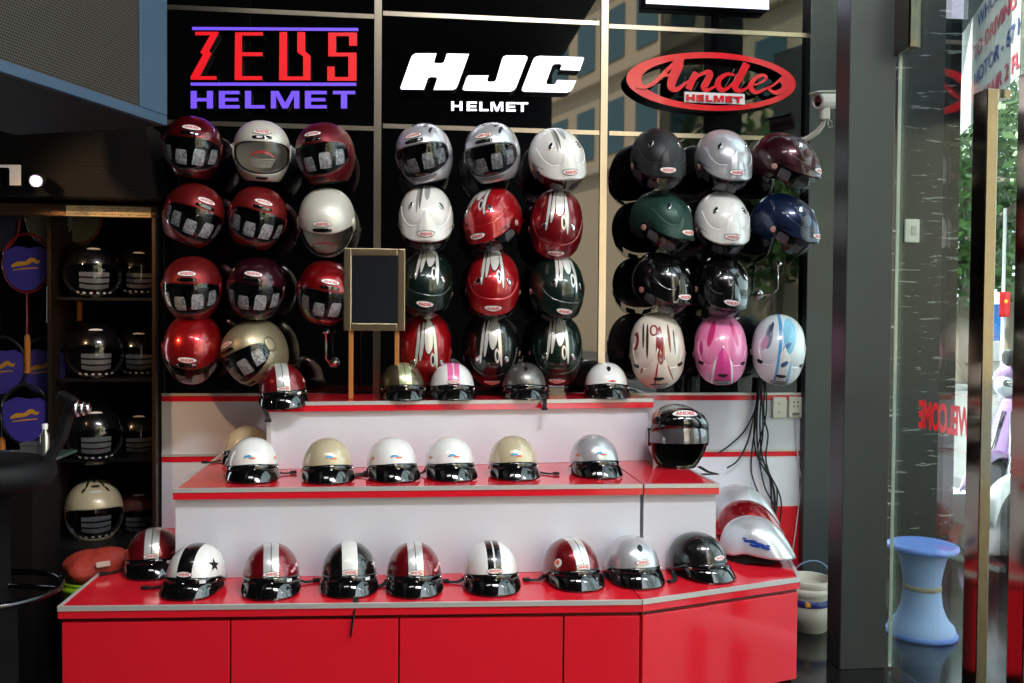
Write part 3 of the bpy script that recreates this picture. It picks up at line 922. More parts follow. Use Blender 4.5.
jet_helmet(425, 345, WRED, 'red open-face helmet with white stripes seen from its crown above the two striped half helmets', JH, 0, 88, 6, peak='plain', Y=4.165)
jet_helmet(493, 346, WBLK, 'black open-face helmet with white wing stripes bowed in the bottom row', JH, -4, 78, 3, peak='plain', Y=4.165)
jet_helmet(556, 347, WGRN, 'dark green open-face helmet with white stripes bowed in the bottom row', JH, 2, 70, 5, peak='plain', Y=4.165)
MBLK = paint('matte_black', (22, 23, 25), (), .5, .2, 0.); PSIL = paint('plain_silver', (192, 193, 196), (), .32, .5, .8)
MAR = paint('maroon', (52, 8, 18), (), .3, .5, 1., flake=.4); MGRN = paint('matte_green', (26, 58, 50), (), .45, .4, 0.)
WHT = paint('gloss_white', (228, 226, 220), (), .3, 0, 1.); NAVY = paint('navy_blue', (16, 32, 66), (), .3, .5, 1., flake=.4); GBLK = paint('gloss_black', (7, 7, 8), (), .2, 0, 1.)
jet_helmet(657, 160, MBLK, 'matte black open-face helmet in the top row under the red oval sign', JH, 17, 32, 0)
jet_helmet(722, 161, PSIL, 'silver open-face helmet in the top row under the red oval sign', JH, 24, 34, 0)
jet_helmet(782, 163, MAR, 'maroon open-face helmet in profile beside the security camera', JH, 66, 26, 0)
jet_helmet(660, 222, MGRN, 'matte green open-face helmet turned aside', JH, 46, 28, 0)
jet_helmet(721, 223, WHT, 'white open-face helmet with two vents in the second row under the red oval sign', JH, 18, 34, 0)
jet_helmet(782, 224, NAVY, 'navy blue open-face helmet in profile above an empty wall hook', JH, 64, 30, 0)
jet_helmet(660, 283, GBLK, 'glossy black open-face helmet above the white one with red graphics', JH, 40, 30, 0, peak='fin')
jet_helmet(721, 285, GBLK, 'glossy black open-face helmet above the pink one', JH, 16, 36, 8, peak='fin')
RGRAPH = paint('white_red_graphic', (226, 214, 200), (('e', .004, 70, .010, 34, .01, (130, 30, 30)), ('e', .020, 72, .009, 34, -.01, (150, 40, 38)), ('e', -.012, 98, .018, 12, 0, (130, 30, 30)), ('e', -.012, 98, .010, 8, 0, (226, 214, 200)),
                                                      ('e', -.042, 80, .006, 34, .008, (40, 30, 30)), ('e', -.058, 92, .005, 28, .006, (50, 36, 34)), ('e', -.094, 84, .016, 24, .01, (130, 34, 30)), ('e', -.102, 84, .013, 19, .01, (226, 214, 200)),
                                                      ('e', .052, 84, .005, 30, -.006, (120, 40, 36)), ('e', .074, 76, .004, 28, -.004, (60, 40, 40)), ('e', .0, 42, .026, 8, .08, (130, 30, 30)), ('e', .0, 36, .020, 5, 0, (226, 214, 200))), .3, 0, 1.)
PGRAPH = paint('pink_graphic', (236, 130, 176), (('e', -.050, 92, .014, 30, .03, (200, 40, 110)), ('e', .052, 92, .012, 30, -.03, (205, 50, 116)), ('e', -.100, 60, .012, 22, 0, (190, 40, 130))), .3, 0, 1.)
PPEAK = paint('pink_peak_graphic', (238, 140, 184), (('e', 0, -8, .050, 74, 0, (236, 226, 230)), ('e', 0, -8, .041, 68, 0, (226, 70, 150))), .3, 0, 1.)
BGRAPH = paint('pale_blue_graphic', (214, 222, 228), (('e', .02, 92, .030, 40, .0, (120, 190, 222)), ('s', -.022, .007, 20, 150, (70, 150, 205)), ('e', -.07, 86, .014, 30, .01, (120, 130, 150)), ('e', -.085, 70, .012, 18, .02, (196, 150, 180)), ('e', -.06, 105, .008, 16, .03, (60, 66, 84)), ('e', .01, 66, .012, 8, .1, (90, 120, 170))), .3, 0, 1.)
BPEAK = paint('pale_blue_peak_graphic', (226, 224, 224), (('s', -.024, .006, -20, 80, (84, 164, 214)), ('s', .034, .006, -20, 60, (110, 180, 220)), ('e', .004, 36, .014, 5, .1, (60, 90, 120))), .3, 0, 1.)
RPEAK = paint('white_red_peak_graphic', (228, 212, 198), (('e', -.012, 22, .004, 20, .03, (150, 40, 36)), ('e', .05, 22, .003, 18, -.04, (150, 40, 36)), ('e', -.07, 28, .005, 14, .03, (120, 60, 40)), ('e', .012, 50, .014, 12, .0, (130, 30, 30))), .3, 0, 1.)
jet_helmet(657, 347, RGRAPH, 'white open-face helmet covered in dark red graphics at the end of the bottom row', JH, 8, 64, -8, peak='tour', peakm=RPEAK, vents=False, badge='dark', holes=True, sc=1.04)
jet_helmet(720, 347, PGRAPH, 'pink open-face helmet with a magenta arrow on its peak', JH, 6, 60, 0, peak='tour', peakm=PPEAK, vents=False, badge='dark', holes=True, sc=1.0)
jet_helmet(778, 347, BGRAPH, 'pale blue and white open-face helmet in the corner above the hanging cables', JH, 2, 62, 12, peak='tour', peakm=BPEAK, vents=False, badge='dark', holes=True, sc=1.0)

# ------------------------------------------------------------------ half helmets on the steps
def stripes(n, base, c, hw, gap=0, sh=0, **k):
    s = [('s', sh, hw, 12, 170, c)]
    if gap: s.append(('s', sh, gap, 12, 170, (12, 12, 14)))
    return paint(n, base, s, **k)
HR = stripes('red_two_white_stripes', (120, 8, 20), (228, 228, 228), .030, .0016, rough=.3, metal=.5, flake=.5)
HK = stripes('black_one_white_stripe', (9, 9, 10), (226, 226, 222), .031, rough=.25)
HWK = stripes('white_one_black_stripe', (230, 229, 226), (9, 9, 10), .030, rough=.25)
HWK2 = paint('white_two_black_stripes', (230, 229, 226), (('s', -.015, .0125, 12, 170, (10, 10, 12)), ('s', .016, .0125, 12, 170, (10, 10, 12))), .25)
HBR = paint('bronze_yellow_stripes', (104, 92, 70), (('s', 0, .031, 12, 170, (205, 214, 168)), ('s', 0, .0015, 12, 170, (70, 66, 50))), .3, .7, .8, flake=.4)
HPK = paint('white_pink_stripes', (232, 230, 228), (('s', -.0165, .0135, 12, 170, (236, 110, 168)), ('s', .0165, .0135, 12, 170, (236, 110, 168))), .25)
HGY = paint('metallic_grey', (112, 108, 104), (), .35, .7, .6, flake=.4)
HW = paint('helmet_white', (234, 233, 231), (), .22, 0, 1.); HBG = paint('helmet_beige', (198, 186, 154), (), .25, .1, 1.); HSV = paint('helmet_silver', (196, 199, 204), (), .3, .5, 1.)
HBK = paint('helmet_black_sparkle', (10, 10, 11), (), .25, .1, 1., flake=2.5)
HRD = paint('helmet_red_metallic', (150, 8, 22), (), .25, .5, 1.)
G0, G1, G2 = 'half helmets on the red plinth', 'half helmets on the middle step', 'half helmets on the topmost step'
flm = ('flame_print', blob_mb(R_half, 72, 28, [(-.008, 0, .014, .008, 0), (.008, .006, .010, .006, 1), (.004, -.008, .012, .005, 1)]), [ST_WHITE, ST_ORANGE])
side_print = ('side_print', blob_mb(R_half, 50, 22, [(-.014, -.004, .012, .006, 0), (.002, .002, .010, .007, 0), (.014, .010, .006, .005, 0)]), [mat('pale_pink_print', (220, 150, 160), .4)])
half_helmet(143, 580, Z0, HR, 'dark red half helmet with two white stripes, nearest the black cabinet on the plinth', G0, -4, 0, 0, (1, -1), stickers=[price_tag(), side_print], dy=.16)
half_helmet(187, 600, Z0, HWK, 'white half helmet with one black stripe and a black star', G0, -22, 0, 0, (1, -1), stickers=[('star', star_mb(R_half, 62, 32, .030, 10), BLACK), price_tag()], dy=.16)
half_helmet(265, 600, Z0, HR, 'dark red half helmet with two white stripes and an orange flame print', G0, 0, 0, 0, (0, 1), stickers=[price_tag(), side_print, flm], dy=.16)
half_helmet(346, 599, Z0, HK, 'black half helmet with one broad white stripe, strap hanging over the edge', G0, 2, 0, 0, (2, 1), stickers=[price_tag(), ('star', star_mb(R_half, 66, 26, .026, 0), ST_WHITE)], dy=.175)
half_helmet(414, 598, Z0, HR, 'dark red half helmet with two white stripes next to the white one with black stripes', G0, 4, 0, 0, (1, -1), stickers=[side_print, flm], dy=.16)
half_helmet(494, 596, Z0, HWK2, 'white half helmet with two black stripes', G0, 8, 0, 0, (0, -1), dy=.16)
half_helmet(578, 592, Z0, HR, 'dark red half helmet with two white stripes and a heart print facing the street', G0, 24, 0, 0, (0, -1), stickers=[('heart_print', blob_mb(R_half, -52, 26, [(0, 0, .018, .018, 1), (-.003, .002, .010, .010, 0)]), [ST_ORANGE, ST_WHITE])], dy=.165)
half_helmet(641, 589, Z0, HSV, 'silver half helmet with a dark vent on the plinth', G0, 22, 0, 0, (1, -1), vents=1, badge_el=24, dy=.16)
half_helmet(709, 584, Z0, HBK, 'black sparkling half helmet turned towards the glass door', G0, 48, 0, 0, (1, -1), badge_el=22, dy=.16)
SP = 'silver and red half helmets stacked in the corner of the plinth'
bt = ('blue_print', blob_mb(R_tear, -58, 24, [(-.048, .016, .012, .004, 0), (-.034, .006, .018, .006, 0), (-.012, .006, .018, .0075, 0), (-.006, -.008, .020, .005, 0), (.014, .001, .018, .0065, 0), (.030, -.006, .016, .006, 0), (.040, .004, .008, .004, 0)], 1.008, 6), [ST_DBLUE])
HSP = paint('helmet_bright_silver', (208, 211, 216), (), .3, .45, 1.)
c = PZ(757, 559, Z0)
half_helmet(0, 0, Z0, HSP, 'silver half helmet with blue print in profile at the plinth corner', SP, 62, 0, 0, (0, 1), False, [bt], 0, None, .98, long_peak=True, ctr=(c.x-.02, c.y, Z0))
c2 = PZ(746, 540, Z0)
half_helmet(0, 0, Z0, HRD, 'glossy red half helmet behind the silver one with blue print', SP, 62, 0, 0, None, False, [], 0, None, .98, long_peak=True, ctr=c2)
c3 = PZ(738, 527, Z0); c3.y = min(c3.y, 4.17)
half_helmet(0, 0, Z0, HSP, 'silver half helmet at the back behind the glossy red one', SP, 62, 0, 0, None, False, [], 0, None, 1.10, long_peak=True, ctr=c3)
# middle step
half_helmet(246, 484, Z1, HW, 'white half helmet in front of a beige one at the end of the middle step', G1, 2, 0, 0, (0, 1), False, [logo_sticker(), small_print()], dy=.165)
half_helmet(238, 470, Z1, HBG, 'beige half helmet mostly hidden behind the white one at the step end', G1, -6, 0, 0, (1, -1), False, [], dy=.25)
half_helmet(324, 484.5, Z1, HBG, 'beige half helmet between two white ones on the middle step', G1, 6, 0, 0, (0, 1), False, [logo_sticker(2)], dy=.165)
half_helmet(391, 483, Z1, HW, 'white half helmet between a beige and another white one on the middle step', G1, 12, 0, 0, (0, -1), False, [logo_sticker(-2), small_print(-60)], dy=.165)
half_helmet(451, 482, Z1, HW, 'white half helmet between a white and a beige one in the middle of its step', G1, 12, 0, 0, (0, -1), False, [logo_sticker(-2), small_print(-60)], dy=.165)
half_helmet(517, 481, Z1, HBG, 'beige half helmet with its strap end sticking out towards the silver one', G1, 10, 0, 0, (1, 1), False, [logo_sticker(-2)], dy=.165)
half_helmet(601, 479, Z1, HSV, 'silver half helmet at the end of the middle step near the black flip-up helmet', G1, 18, 0, 0, None, False, [logo_sticker(-2), small_print(-60)], dy=.165)
# top step
def top_ctr(x, dy=.125):
    f = (PY(x, 400, 3.9).x-u2l.x)/(u2r.x-u2l.x); Y = u2l.y+(u2r.y-u2l.y)*f+dy
    return (PY(x, 400, Y).x, Y, Z2)
half_helmet(283, 404, Z2, HR, 'dark red half helmet with two white stripes leaning over the topmost step edge', G2, 4, 10, -4, (3, -1), stickers=[price_tag(), flm], ctr=top_ctr(283, .10))
half_helmet(402, 398, Z2, HBR, 'bronze half helmet with pale yellow stripes', G2, 8, 0, 0, None, badge=False, ctr=top_ctr(402, .135))
half_helmet(452, 401, Z2, HPK, 'white half helmet with pink stripes', G2, 4, 0, 0, None, ctr=top_ctr(452))
half_helmet(524, 402, Z2, HGY, 'metallic grey half helmet with a forehead vent', G2, 6, 0, 0, (3, 1), badge=False, vents=1, ctr=top_ctr(524))
half_helmet(606, 396, Z2, HW, 'white half helmet with a vent and small red mark, topmost step end', G2, 8, 0, 0, None, badge=False, vents=1, stickers=[('red_mark', blob_mb(R_half, 6, 20, [(-.006, .002, .014, .004, 0), (.006, -.003, .014, .004, 0)], 1.01, -14), [BADGER])], ctr=top_ctr(606))
# black flip-up helmet
c = PZ(690, 472, Z1)+Vector((-.015, .15, .128))
fl = thing('flip_up_helmet', 'black helmet with its chin bar raised and smoke visor, on the short step', 'helmet', c, None, orient(14, 2, 0, c.x, c.y))
def al_flip(psi): return al_open(psi, 60, 40, 3.0)
FAX = sph(0, -30); FE2 = FAX.cross(AE1)*-1
if FE2.z < 0: FE2 = -FE2
def fdir(psi, al): return FAX*math.cos(al)+(AE1*math.cos(psi)+FE2*math.sin(psi))*math.sin(al)
m = MB()
rows = [(-1, 0)]+[(0, i/26) for i in range(27)]
def ffn(u, v):
    k, tt = rows[int(round(v*27))]; psi = u*2*PI; a0 = al_flip(psi)
    if k < 0: return R_full(fdir(psi, a0))*.90
    return R_full(fdir(psi, a0+(PI-a0)*tt))
m.grid(72, 28, ffn, True)
m.build('shell', paint('flip_black', (16, 17, 19), (('s', 0, .2, 62, 180, (150, 152, 152)),), .2, .2, 1.), fl)
MB().grid(40, 12, lambda u, v: R_full(fdir(u*2*PI, al_flip(u*2*PI)+(PI-al_flip(u*2*PI))*v))*.885, True, 0, True).build('lining', CLOTH, fl)
def chinfn(u, v):
    phi = (u*2-1); az = phi*66; prof = [(58, 1.0), (56, 1.10), (46, 1.16), (34, 1.15), (24, 1.10), (22, 1.0)]
    el, k = prof[int(round(v*5))]
    return R_full(sph(az, el-12*phi*phi))*(k-.06*abs(phi)**2)
cb = MB().grid(41, 6, chinfn, False, 0, True).build('chin_bar', GLOSSBLACK, fl)
badge_mb(R_full, 0, 42, .050, 1.165).build('badge', BADGE_MATS, cb)
MB().grid(41, 8, lambda u, v: R_full(sph((u*2-1)*80, 22-22*v-8*(u*2-1)**2))*1.05, False, 0, True).build('visor', mat('smoke_mirror_visor', (120, 118, 122), .06, .7), fl)
for s in (-1, 1):
    bar_mb(R_full, 84*s, 2, .03, .04, .99, 1.07, 2.2).build('pivot_cover', GLOSSBLACK, fl)
sb = MB(); sb.ribbon([(.075, -.10, -.110), (.10, -.155, -.122), (.13, -.19, -.1235), (.05, -.20, -.1235), (-.02, -.20, -.1235)], .018, .004); sb.build('strap', RUBBER, fl)

# ------------------------------------------------------------------ signs on the black wall
SY = YW-.002
def px2w(poly, x0, y0, s, Y): return [(p.x, p.z) for p in (PY(x0+a/s, y0+b/s, Y) for a, b in poly)]
REDNEON = mat('lit_red_acrylic', (120, 4, 8), .4, emit=(235, 14, 28), estr=.82)
PURPNEON = mat('lit_purple_acrylic', (60, 40, 120), .4, emit=(112, 78, 240), estr=.95)
WHITELED = mat('lit_white_acrylic', (230, 230, 235), .4, emit=(244, 244, 255), estr=1.25)
ANDRED = mat('gloss_red_acrylic', (218, 22, 38), .22, coat=.6)
SIDEBLK = mat('letter_return_black', (10, 10, 11), .4)
def letter(name, polys, x0, y0, s, face, parent, depth=.03, gap=.004):
    m = MB()
    for p in polys:
        w = px2w(p, x0, y0, s, SY-gap-depth)
        ar = sum(w[i][0]*w[(i+1) % len(w)][1]-w[(i+1) % len(w)][0]*w[i][1] for i in range(len(w)))
        if ar < 0: w = w[::-1]
        n = len(w); yb, yf = SY-gap, SY-gap-depth
        m.add([(a, yf, b) for a, b in w], [list(range(n))], 0)
        m.add([(a, yf, b) for a, b in w]+[(a, yb, b) for a, b in w], [[(i+1) % n, i, i+n, (i+1) % n+n] for i in range(n)]+[list(range(n, 2*n))[::-1]], 1)
    return m.build(name, [face, SIDEBLK], parent)
CS = 3.938
zs = thing('shop_sign', 'lit sign of red letters between purple lines with a purple word below', 'sign', PY(275, 70, SY), 'brand signs on the black wall')
def sp(o, t): o.parent = t; o.matrix_parent_inverse = Matrix.Translation(-t.location); return o
Zp = [(178, 125), (270, 125), (270, 132), (232, 201), (243, 210), (197, 300), (262, 300), (262, 314), (160, 314), (160, 302), (208, 215), (198, 206), (236, 139), (178, 139)]
Ep = [(335, 127), (445, 127), (445, 140), (362, 140), (362, 206), (443, 206), (443, 221), (362, 221), (362, 300), (441, 300), (441, 315), (333, 315)]
Up = [(510, 126), (540, 126), (540, 301), (603, 301), (603, 222), (580, 206), (580, 126), (611, 126), (611, 202), (632, 219), (632, 316), (508, 316)]
Sp = [(702, 128), (815, 128), (815, 180), (784, 180), (784, 142), (733, 142), (733, 207), (813, 207), (813, 318), (698, 318), (698, 262), (727, 262), (727, 303), (781, 303), (781, 222), (702, 222)]
for p in (Zp, Ep, Up, Sp): sp(letter('letter', [p], 150, 0, CS, REDNEON, None), zs)
sp(letter('light_bar', [[(166, 106), (820, 110), (820, 122), (166, 118)]], 150, 0, CS, PURPNEON, None), zs)
sp(letter('light_bar', [[(160, 325), (812, 325.5), (812, 338), (160, 337)]], 150, 0, CS, PURPNEON, None), zs)
for ch, x, w in (('H', 160, 88), ('E', 271, 82), ('L', 374, 78), ('M', 476, 112), ('E', 610, 86), ('T', 720, 88)):
    sp(letter('letter', block_letter(ch, x, 358, w, 69, 24, 13), 150, 0, CS, PURPNEON, None), zs)
hs = thing('shop_sign', 'lit white sign of three slanted rounded letters over a small white word', 'sign', PY(490, 80, SY), 'brand signs on the black wall')
Hp = [(160, 232), (166, 219), (180, 210), (262, 210), (252, 243), (257, 249), (283, 249), (292, 244), (303, 211), (390, 212), (344, 340), (336, 350), (322, 354), (250, 354), (264, 312), (262, 304), (238, 303), (228, 308), (212, 353), (122, 352), (120, 344)]
Jp = [(520, 233), (526, 222), (538, 218), (612, 219), (620, 224), (618, 235), (576, 343), (568, 354), (553, 361), (372, 356), (365, 352), (367, 342), (381, 304), (388, 297), (467, 297), (461, 316), (466, 322), (487, 322), (496, 316)]
Cp = [(642, 236), (650, 225), (666, 220), (838, 225), (843, 230), (826, 278), (748, 275), (755, 256), (748, 252), (727, 252), (718, 258), (694, 324), (698, 332), (722, 333), (730, 329), (737, 315), (812, 317), (799, 348), (790, 359), (774, 365), (606, 361), (598, 356), (600, 346)]
for p in (Hp, Jp, Cp): sp(letter('letter', [p], 370, 0, CS, WHITELED, None, .04), hs)
for ch, x, w in (('H', 320, 44), ('E', 381, 40), ('L', 431, 36), ('M', 475, 50), ('E', 536, 38), ('T', 577, 46)):
    sp(letter('letter', block_letter(ch, x, 399+ (x-320)*.015, w, 37, 11, 8), 370, 0, CS, WHITELED, None, .02), hs)
an = thing('shop_sign', 'red oval sign with a red script word and a small white nameplate', 'sign', PY(710, 80, SY), 'brand signs on the black wall')
m = MB(); N = 64; ro, ri = [], []
for i in range(N):
    w = 2*PI*i/N; tl = .036
    for L, cx, cy, rx, ry in ((ro, 477, 321, 334, 115), (ri, 488, 322, 286, 93)):
        x, y = rx*math.cos(w), ry*math.sin(w); L.append((cx+x-y*tl, cy+y+x*tl))
yf, yb = SY-.055, SY-.002
ro, ri = px2w(ro, 590, 0, CS, yf), px2w(ri, 590, 0, CS, yf)
m.add([(a, yf, b) for a, b in ro]+[(a, yf, b) for a, b in ri], [[i, (i+1) % N, (i+1) % N+N, i+N] for i in range(N)], 0)
m.add([(a, yf, b) for a, b in ro]+[(a, yb, b) for a, b in ro], [[i, (i+1) % N, (i+1) % N+N, i+N] for i in range(N)], 1)
m.add([(a, yf, b) for a, b in ri]+[(a, yb, b) for a, b in ri], [[i, (i+1) % N, (i+1) % N+N, i+N] for i in range(N)], 1)
m.add([(a, yb, b) for a, b in ro]+[(a, yb, b) for a, b in ri], [[i, (i+1) % N, (i+1) % N+N, i+N] for i in range(N)], 1)
sp(m.build('oval_ring', [ANDRED, SIDEBLK]), an)
def script(strokes):
    m = MB()
    for i, (pts, ws) in enumerate(strokes):
        L, Q = brush(pts, ws); n = len(L); yf2 = SY-.062-.0006*i; yb2 = SY-.045
        A = px2w(L, 590, 0, CS, yf2); B = px2w(Q, 590, 0, CS, yf2)
        m.add([(a, yf2, b) for a, b in A]+[(a, yf2, b) for a, b in B], [[j, j+1, n+j+1, n+j] for j in range(n-1)], 0)
        for e in (A, B): m.add([(a, yf2, b) for a, b in e]+[(a, yb2, b) for a, b in e], [[j, j+1, n+j+1, n+j] for j in range(n-1)], 1)
    o = m.build('letter', [ANDRED, SIDEBLK], fixn=False); return sp(o, an)
script([([(184, 341), (214, 343), (252, 326), (298, 282), (358, 222)], [8, 14, 16, 16, 14]), ([(358, 222), (346, 262), (324, 316), (322, 344), (346, 350), (386, 318)], [26, 40, 36, 30, 18, 8]), ([(268, 306), (300, 296), (338, 294)], [9, 12, 10])])
script([([(420, 284), (404, 314), (388, 352)], [24, 26, 26]), ([(400, 330), (430, 297), (462, 284), (474, 292), (460, 322), (448, 344), (462, 355), (500, 335)], [6, 10, 18, 24, 26, 24, 15, 6])])
script([([(570, 296), (540, 292), (512, 310), (504, 336), (520, 354), (545, 345), (572, 318)], [10, 14, 20, 24, 20, 12, 8]), ([(618, 250), (592, 300), (572, 338), (582, 356), (605, 354), (640, 330)], [30, 28, 26, 20, 13, 6])])
script([([(640, 338), (678, 322), (694, 306), (682, 296), (655, 305), (634, 332), (640, 356), (664, 362), (712, 338)], [6, 9, 12, 14, 16, 22, 20, 14, 6])])
script([([(700, 352), (735, 325), (768, 298)], [8, 10, 12]), ([(768, 298), (756, 314), (768, 334), (758, 356), (728, 364), (704, 352)], [10, 20, 22, 22, 16, 9])])
pl = letter('nameplate', [[(372, 361), (609, 370), (610, 412), (371, 402)]], 590, 0, CS, mat('nameplate_white', (215, 210, 210), .4), None, .012, .05); sp(pl, an)
for ch, x, w in (('H', 380, 34), ('E', 420, 30), ('L', 457, 26), ('M', 488, 40), ('E', 534, 28), ('T', 566, 36)):
    yo = 371+(x-372)*.042
    sp(letter('letter', block_letter(ch, x, yo, w, 25, 10, 6), 590, 0, CS, ANDRED, None, .006, .064), an)
ws = thing('light_box', 'white lit sign panel cut off at the top above the oval sign', 'sign', PY(708, 0, SY))
sp(letter('lit_panel', [[(220, -130), (705, -112), (705, 38), (220, 14)]], 590, 0, CS, mat('lit_panel_white', (220, 220, 240), .4, emit=(226, 226, 255), estr=.8), None, .06), ws)

# ------------------------------------------------------------------ mirror on legs
MY = 3.99
mir = thing('standing_mirror', 'bronze framed mirror standing on two thin wooden legs', 'mirror', (0, 0, 0))
BRONZE = mat('brushed_bronze', (160, 142, 116), .3, .9)
a, b = PY(344, 248, MY), PY(405, 331, MY); fw = .033
fr = MB()
fr.box(((a.x+fw/2), MY, (a.z+b.z)/2), (fw, .03, a.z-b.z), 0, .004); fr.box((b.x-fw/2, MY, (a.z+b.z)/2), (fw, .03, a.z-b.z), 0, .004)
fr.box(((a.x+b.x)/2, MY, a.z-fw/2), (b.x-a.x-2*fw, .03, fw), 0, .004); fr.box(((a.x+b.x)/2, MY, b.z+fw/2), (b.x-a.x-2*fw, .03, fw), 0, .004)
fr.build('frame', BRONZE, mir)
MB().box(((a.x+b.x)/2, MY+.006, (a.z+b.z)/2), (b.x-a.x-.05, .008, a.z-b.z-.05)).build('mirror_glass', mat('mirror_silver', (205, 208, 210), .01, 1), mir)
for x in (351, 397):
    p = PY(x, 331, MY); l = MB(); l.box((p.x, MY+.01, (p.z+Z2)/2+.008), (.020, .018, p.z-Z2+.014), 0, .002); l.build('leg', mat('orange_wood', (176, 112, 54), .45), mir)

# ------------------------------------------------------------------ empty wall hooks
def wall_hook(x, y, label, ang):
    p = PY(x, y, 4.16)
    t = thing('helmet_hook', label, 'hook', p, 'empty chrome helmet hooks')
    m = MB(); m.lathe([(.0, .016), (.012, .014), (.018, .004), (.018, -.004), (.010, -.012), (0, -.014)], 16); m.build('knob', CHROME, t)
    m = MB(); m.tube([(0, 0, -.01), (0, .002, -.06), (0, .004, -.12), (ang*.012, .02, -.14), (ang*.024, .152, -.145)], .0055, 8); m.build('rod', CHROME, t)
    m = MB(); m.lathe([(.026, .0), (.026, .008), (.0, .010)], 20, 0, (ang*.024, .158, -.145), Matrix.Rotation(PI/2, 3, 'X')); m.build('base_disc', CHROME, t)
wall_hook(326, 332, 'empty chrome hook below the bright red helmet and mirror', 1)
wall_hook(778, 264, 'empty chrome hook below the navy blue helmet', -1)

# ------------------------------------------------------------------ security camera
cp = PY(826, 101, 4.06)
cc = thing('security_camera', 'white bullet security camera on a curved arm against the grey pillar', 'camera', cp)
OFFW = mat('offwhite_metal', (205, 200, 192), .4)
ax = Vector((-.93, -.36, -.14)).normalized()
Q = ax.to_track_quat('Z', 'Y').to_matrix()
m = MB(); m.lathe([(0, -.075), (.030, -.072), (.036, -.06), (.037, .05), (.034, .056), (.026, .056), (.026, .045), (0, .044)], 28, 0, (0, 0, 0), Q); m.build('housing', OFFW, cc)
m = MB(); m.lathe([(.028, .049), (.022, .052), (.012, .050), (0, .054)], 24, 0, (0, 0, 0), Q); m.build('lens', GLOSSBLACK, cc)
m = MB(); m.box(Q @ Vector((0, .040, .012)), (.056, .006, .135), 0, .002, Q); m.build('sunshield', OFFW, cc)
pe_ = PY(803, 138, 4.10)-cp
m = MB(); m.box((-.008, .0, -.062), (.045, .045, .06), 0, .01); m.build('bracket', OFFW, cc)
m = MB(); m.tube([(-.008, .0, -.08), (-.012, .008, -.11), (-.03, .02, -.14), (-.06, .05, -.165), (-.10, .09, -.18), Vector(pe_)+Vector((-.02, .21, -.005))], .013, 10); m.build('arm', OFFW, cc)
m = MB(); m.tube([(.0, -.02, -.085), (.018, -.025, -.10), (.02, -.025, -.125), (.005, -.025, -.13), (.002, -.02, -.11), (.008, -.015, -.09)], .0025, 6); m.build('wire', OFFW, cc)

# ------------------------------------------------------------------ sockets and cables
def plate(x, y, label, cat, kind):
    p = PY(x, y, YW); t = thing('switch_plate' if kind else 'wall_socket', label, cat, p, 'white wall plates')
    m = MB(); m.box((0, -.008, 0), (.072, .016, .105), 0, .005); m.build('cover', mat('ivory_plastic', (216, 212, 198), .4), t)
    if kind:
        for dz in (.022, -.02):
            m = MB(); m.box((.004, -.018, dz), (.022, .006, .014), 0, .002); m.build('rocker', mat('ivory_plastic', (216, 212, 198), .4), t)
    else:
        for dx, dz in ((-.010, .026), (.010, .026), (-.010, .004), (.010, .004)):
            m = MB(); m.box((dx, -.0165, dz), (.006, .002, .009)); m.build('pin_hole', BLACK, t)
        m = MB(); m.box((.0, -.018, -.034), (.036, .006, .014), 0, .002); m.build('print_label', mat('label_grey', (120, 120, 116), .5), t)
plate(778.5, 407.5, 'ivory blank switch plate beside the hanging cables', 'switch', True)
plate(794.5, 407, 'ivory wall socket with four pin holes next to the grey pillar', 'socket', False)
cb = thing('cable_bundle', 'bundle of thin black cables hanging down under the pale blue helmet', 'cables', PY(760, 384, YW-.03))
CABM = mat('black_cable', (20, 20, 21), .5)
paths = [[(764, 378), (757, 405), (745, 430), (730, 445), (718, 453)], [(762, 378), (755, 410), (748, 440), (738, 460), (727, 468)],
         [(758, 378), (756, 420), (752, 450), (752, 475), (762, 500), (773, 516)], [(760, 378), (757, 420), (758, 450), (764, 485), (774, 505), (776, 520)],
         [(763, 378), (760, 420), (762, 455), (770, 480), (772, 505), (778, 530)], [(765, 378), (764, 415), (768, 435), (766, 460), (774, 490), (776, 515)],
         [(766, 378), (766, 415), (758, 450), (768, 470), (774, 495), (775, 530)], [(761, 378), (763, 430), (760, 460), (770, 475), (781, 500), (779, 530)],
         [(759, 378), (754, 430), (757, 455), (768, 475), (777, 490), (775, 522)]]
rnd = random.Random(3)
def smooth(pts, n=6):
    out = []
    for i in range(len(pts)-1):
        p0, p1, p2, p3 = pts[max(i-1, 0)], pts[i], pts[i+1], pts[min(i+2, len(pts)-1)]
        for k in range(n):
            t = k/n
            out.append(tuple(.5*((2*p1[a])+(-p0[a]+p2[a])*t+(2*p0[a]-5*p1[a]+4*p2[a]-p3[a])*t*t+(-p0[a]+3*p1[a]-3*p2[a]+p3[a])*t**3) for a in range(len(p1))))
    return out+[tuple(pts[-1])]
for k, pp in enumerate(paths):
    yy = YW-.02-.006*(k % 4)
    m = MB(); m.tube([PY(x, y, yy)-cb.location for x, y in smooth(pp)], .0042, 6); m.build('cable', CABM, cb)
wc = MB(); wc.tube([PY(x, y, YW-.012) for x, y in smooth([(797, 418), (797, 445), (799, 468), (801, 478), (800, 495), (797, 520), (793, 548), (789, 572)])], .0035, 6)
tag(wc.build('power_cord', mat('white_cord', (215, 210, 205), .5)), 'thin white cord running down from the wall socket', 'cord')

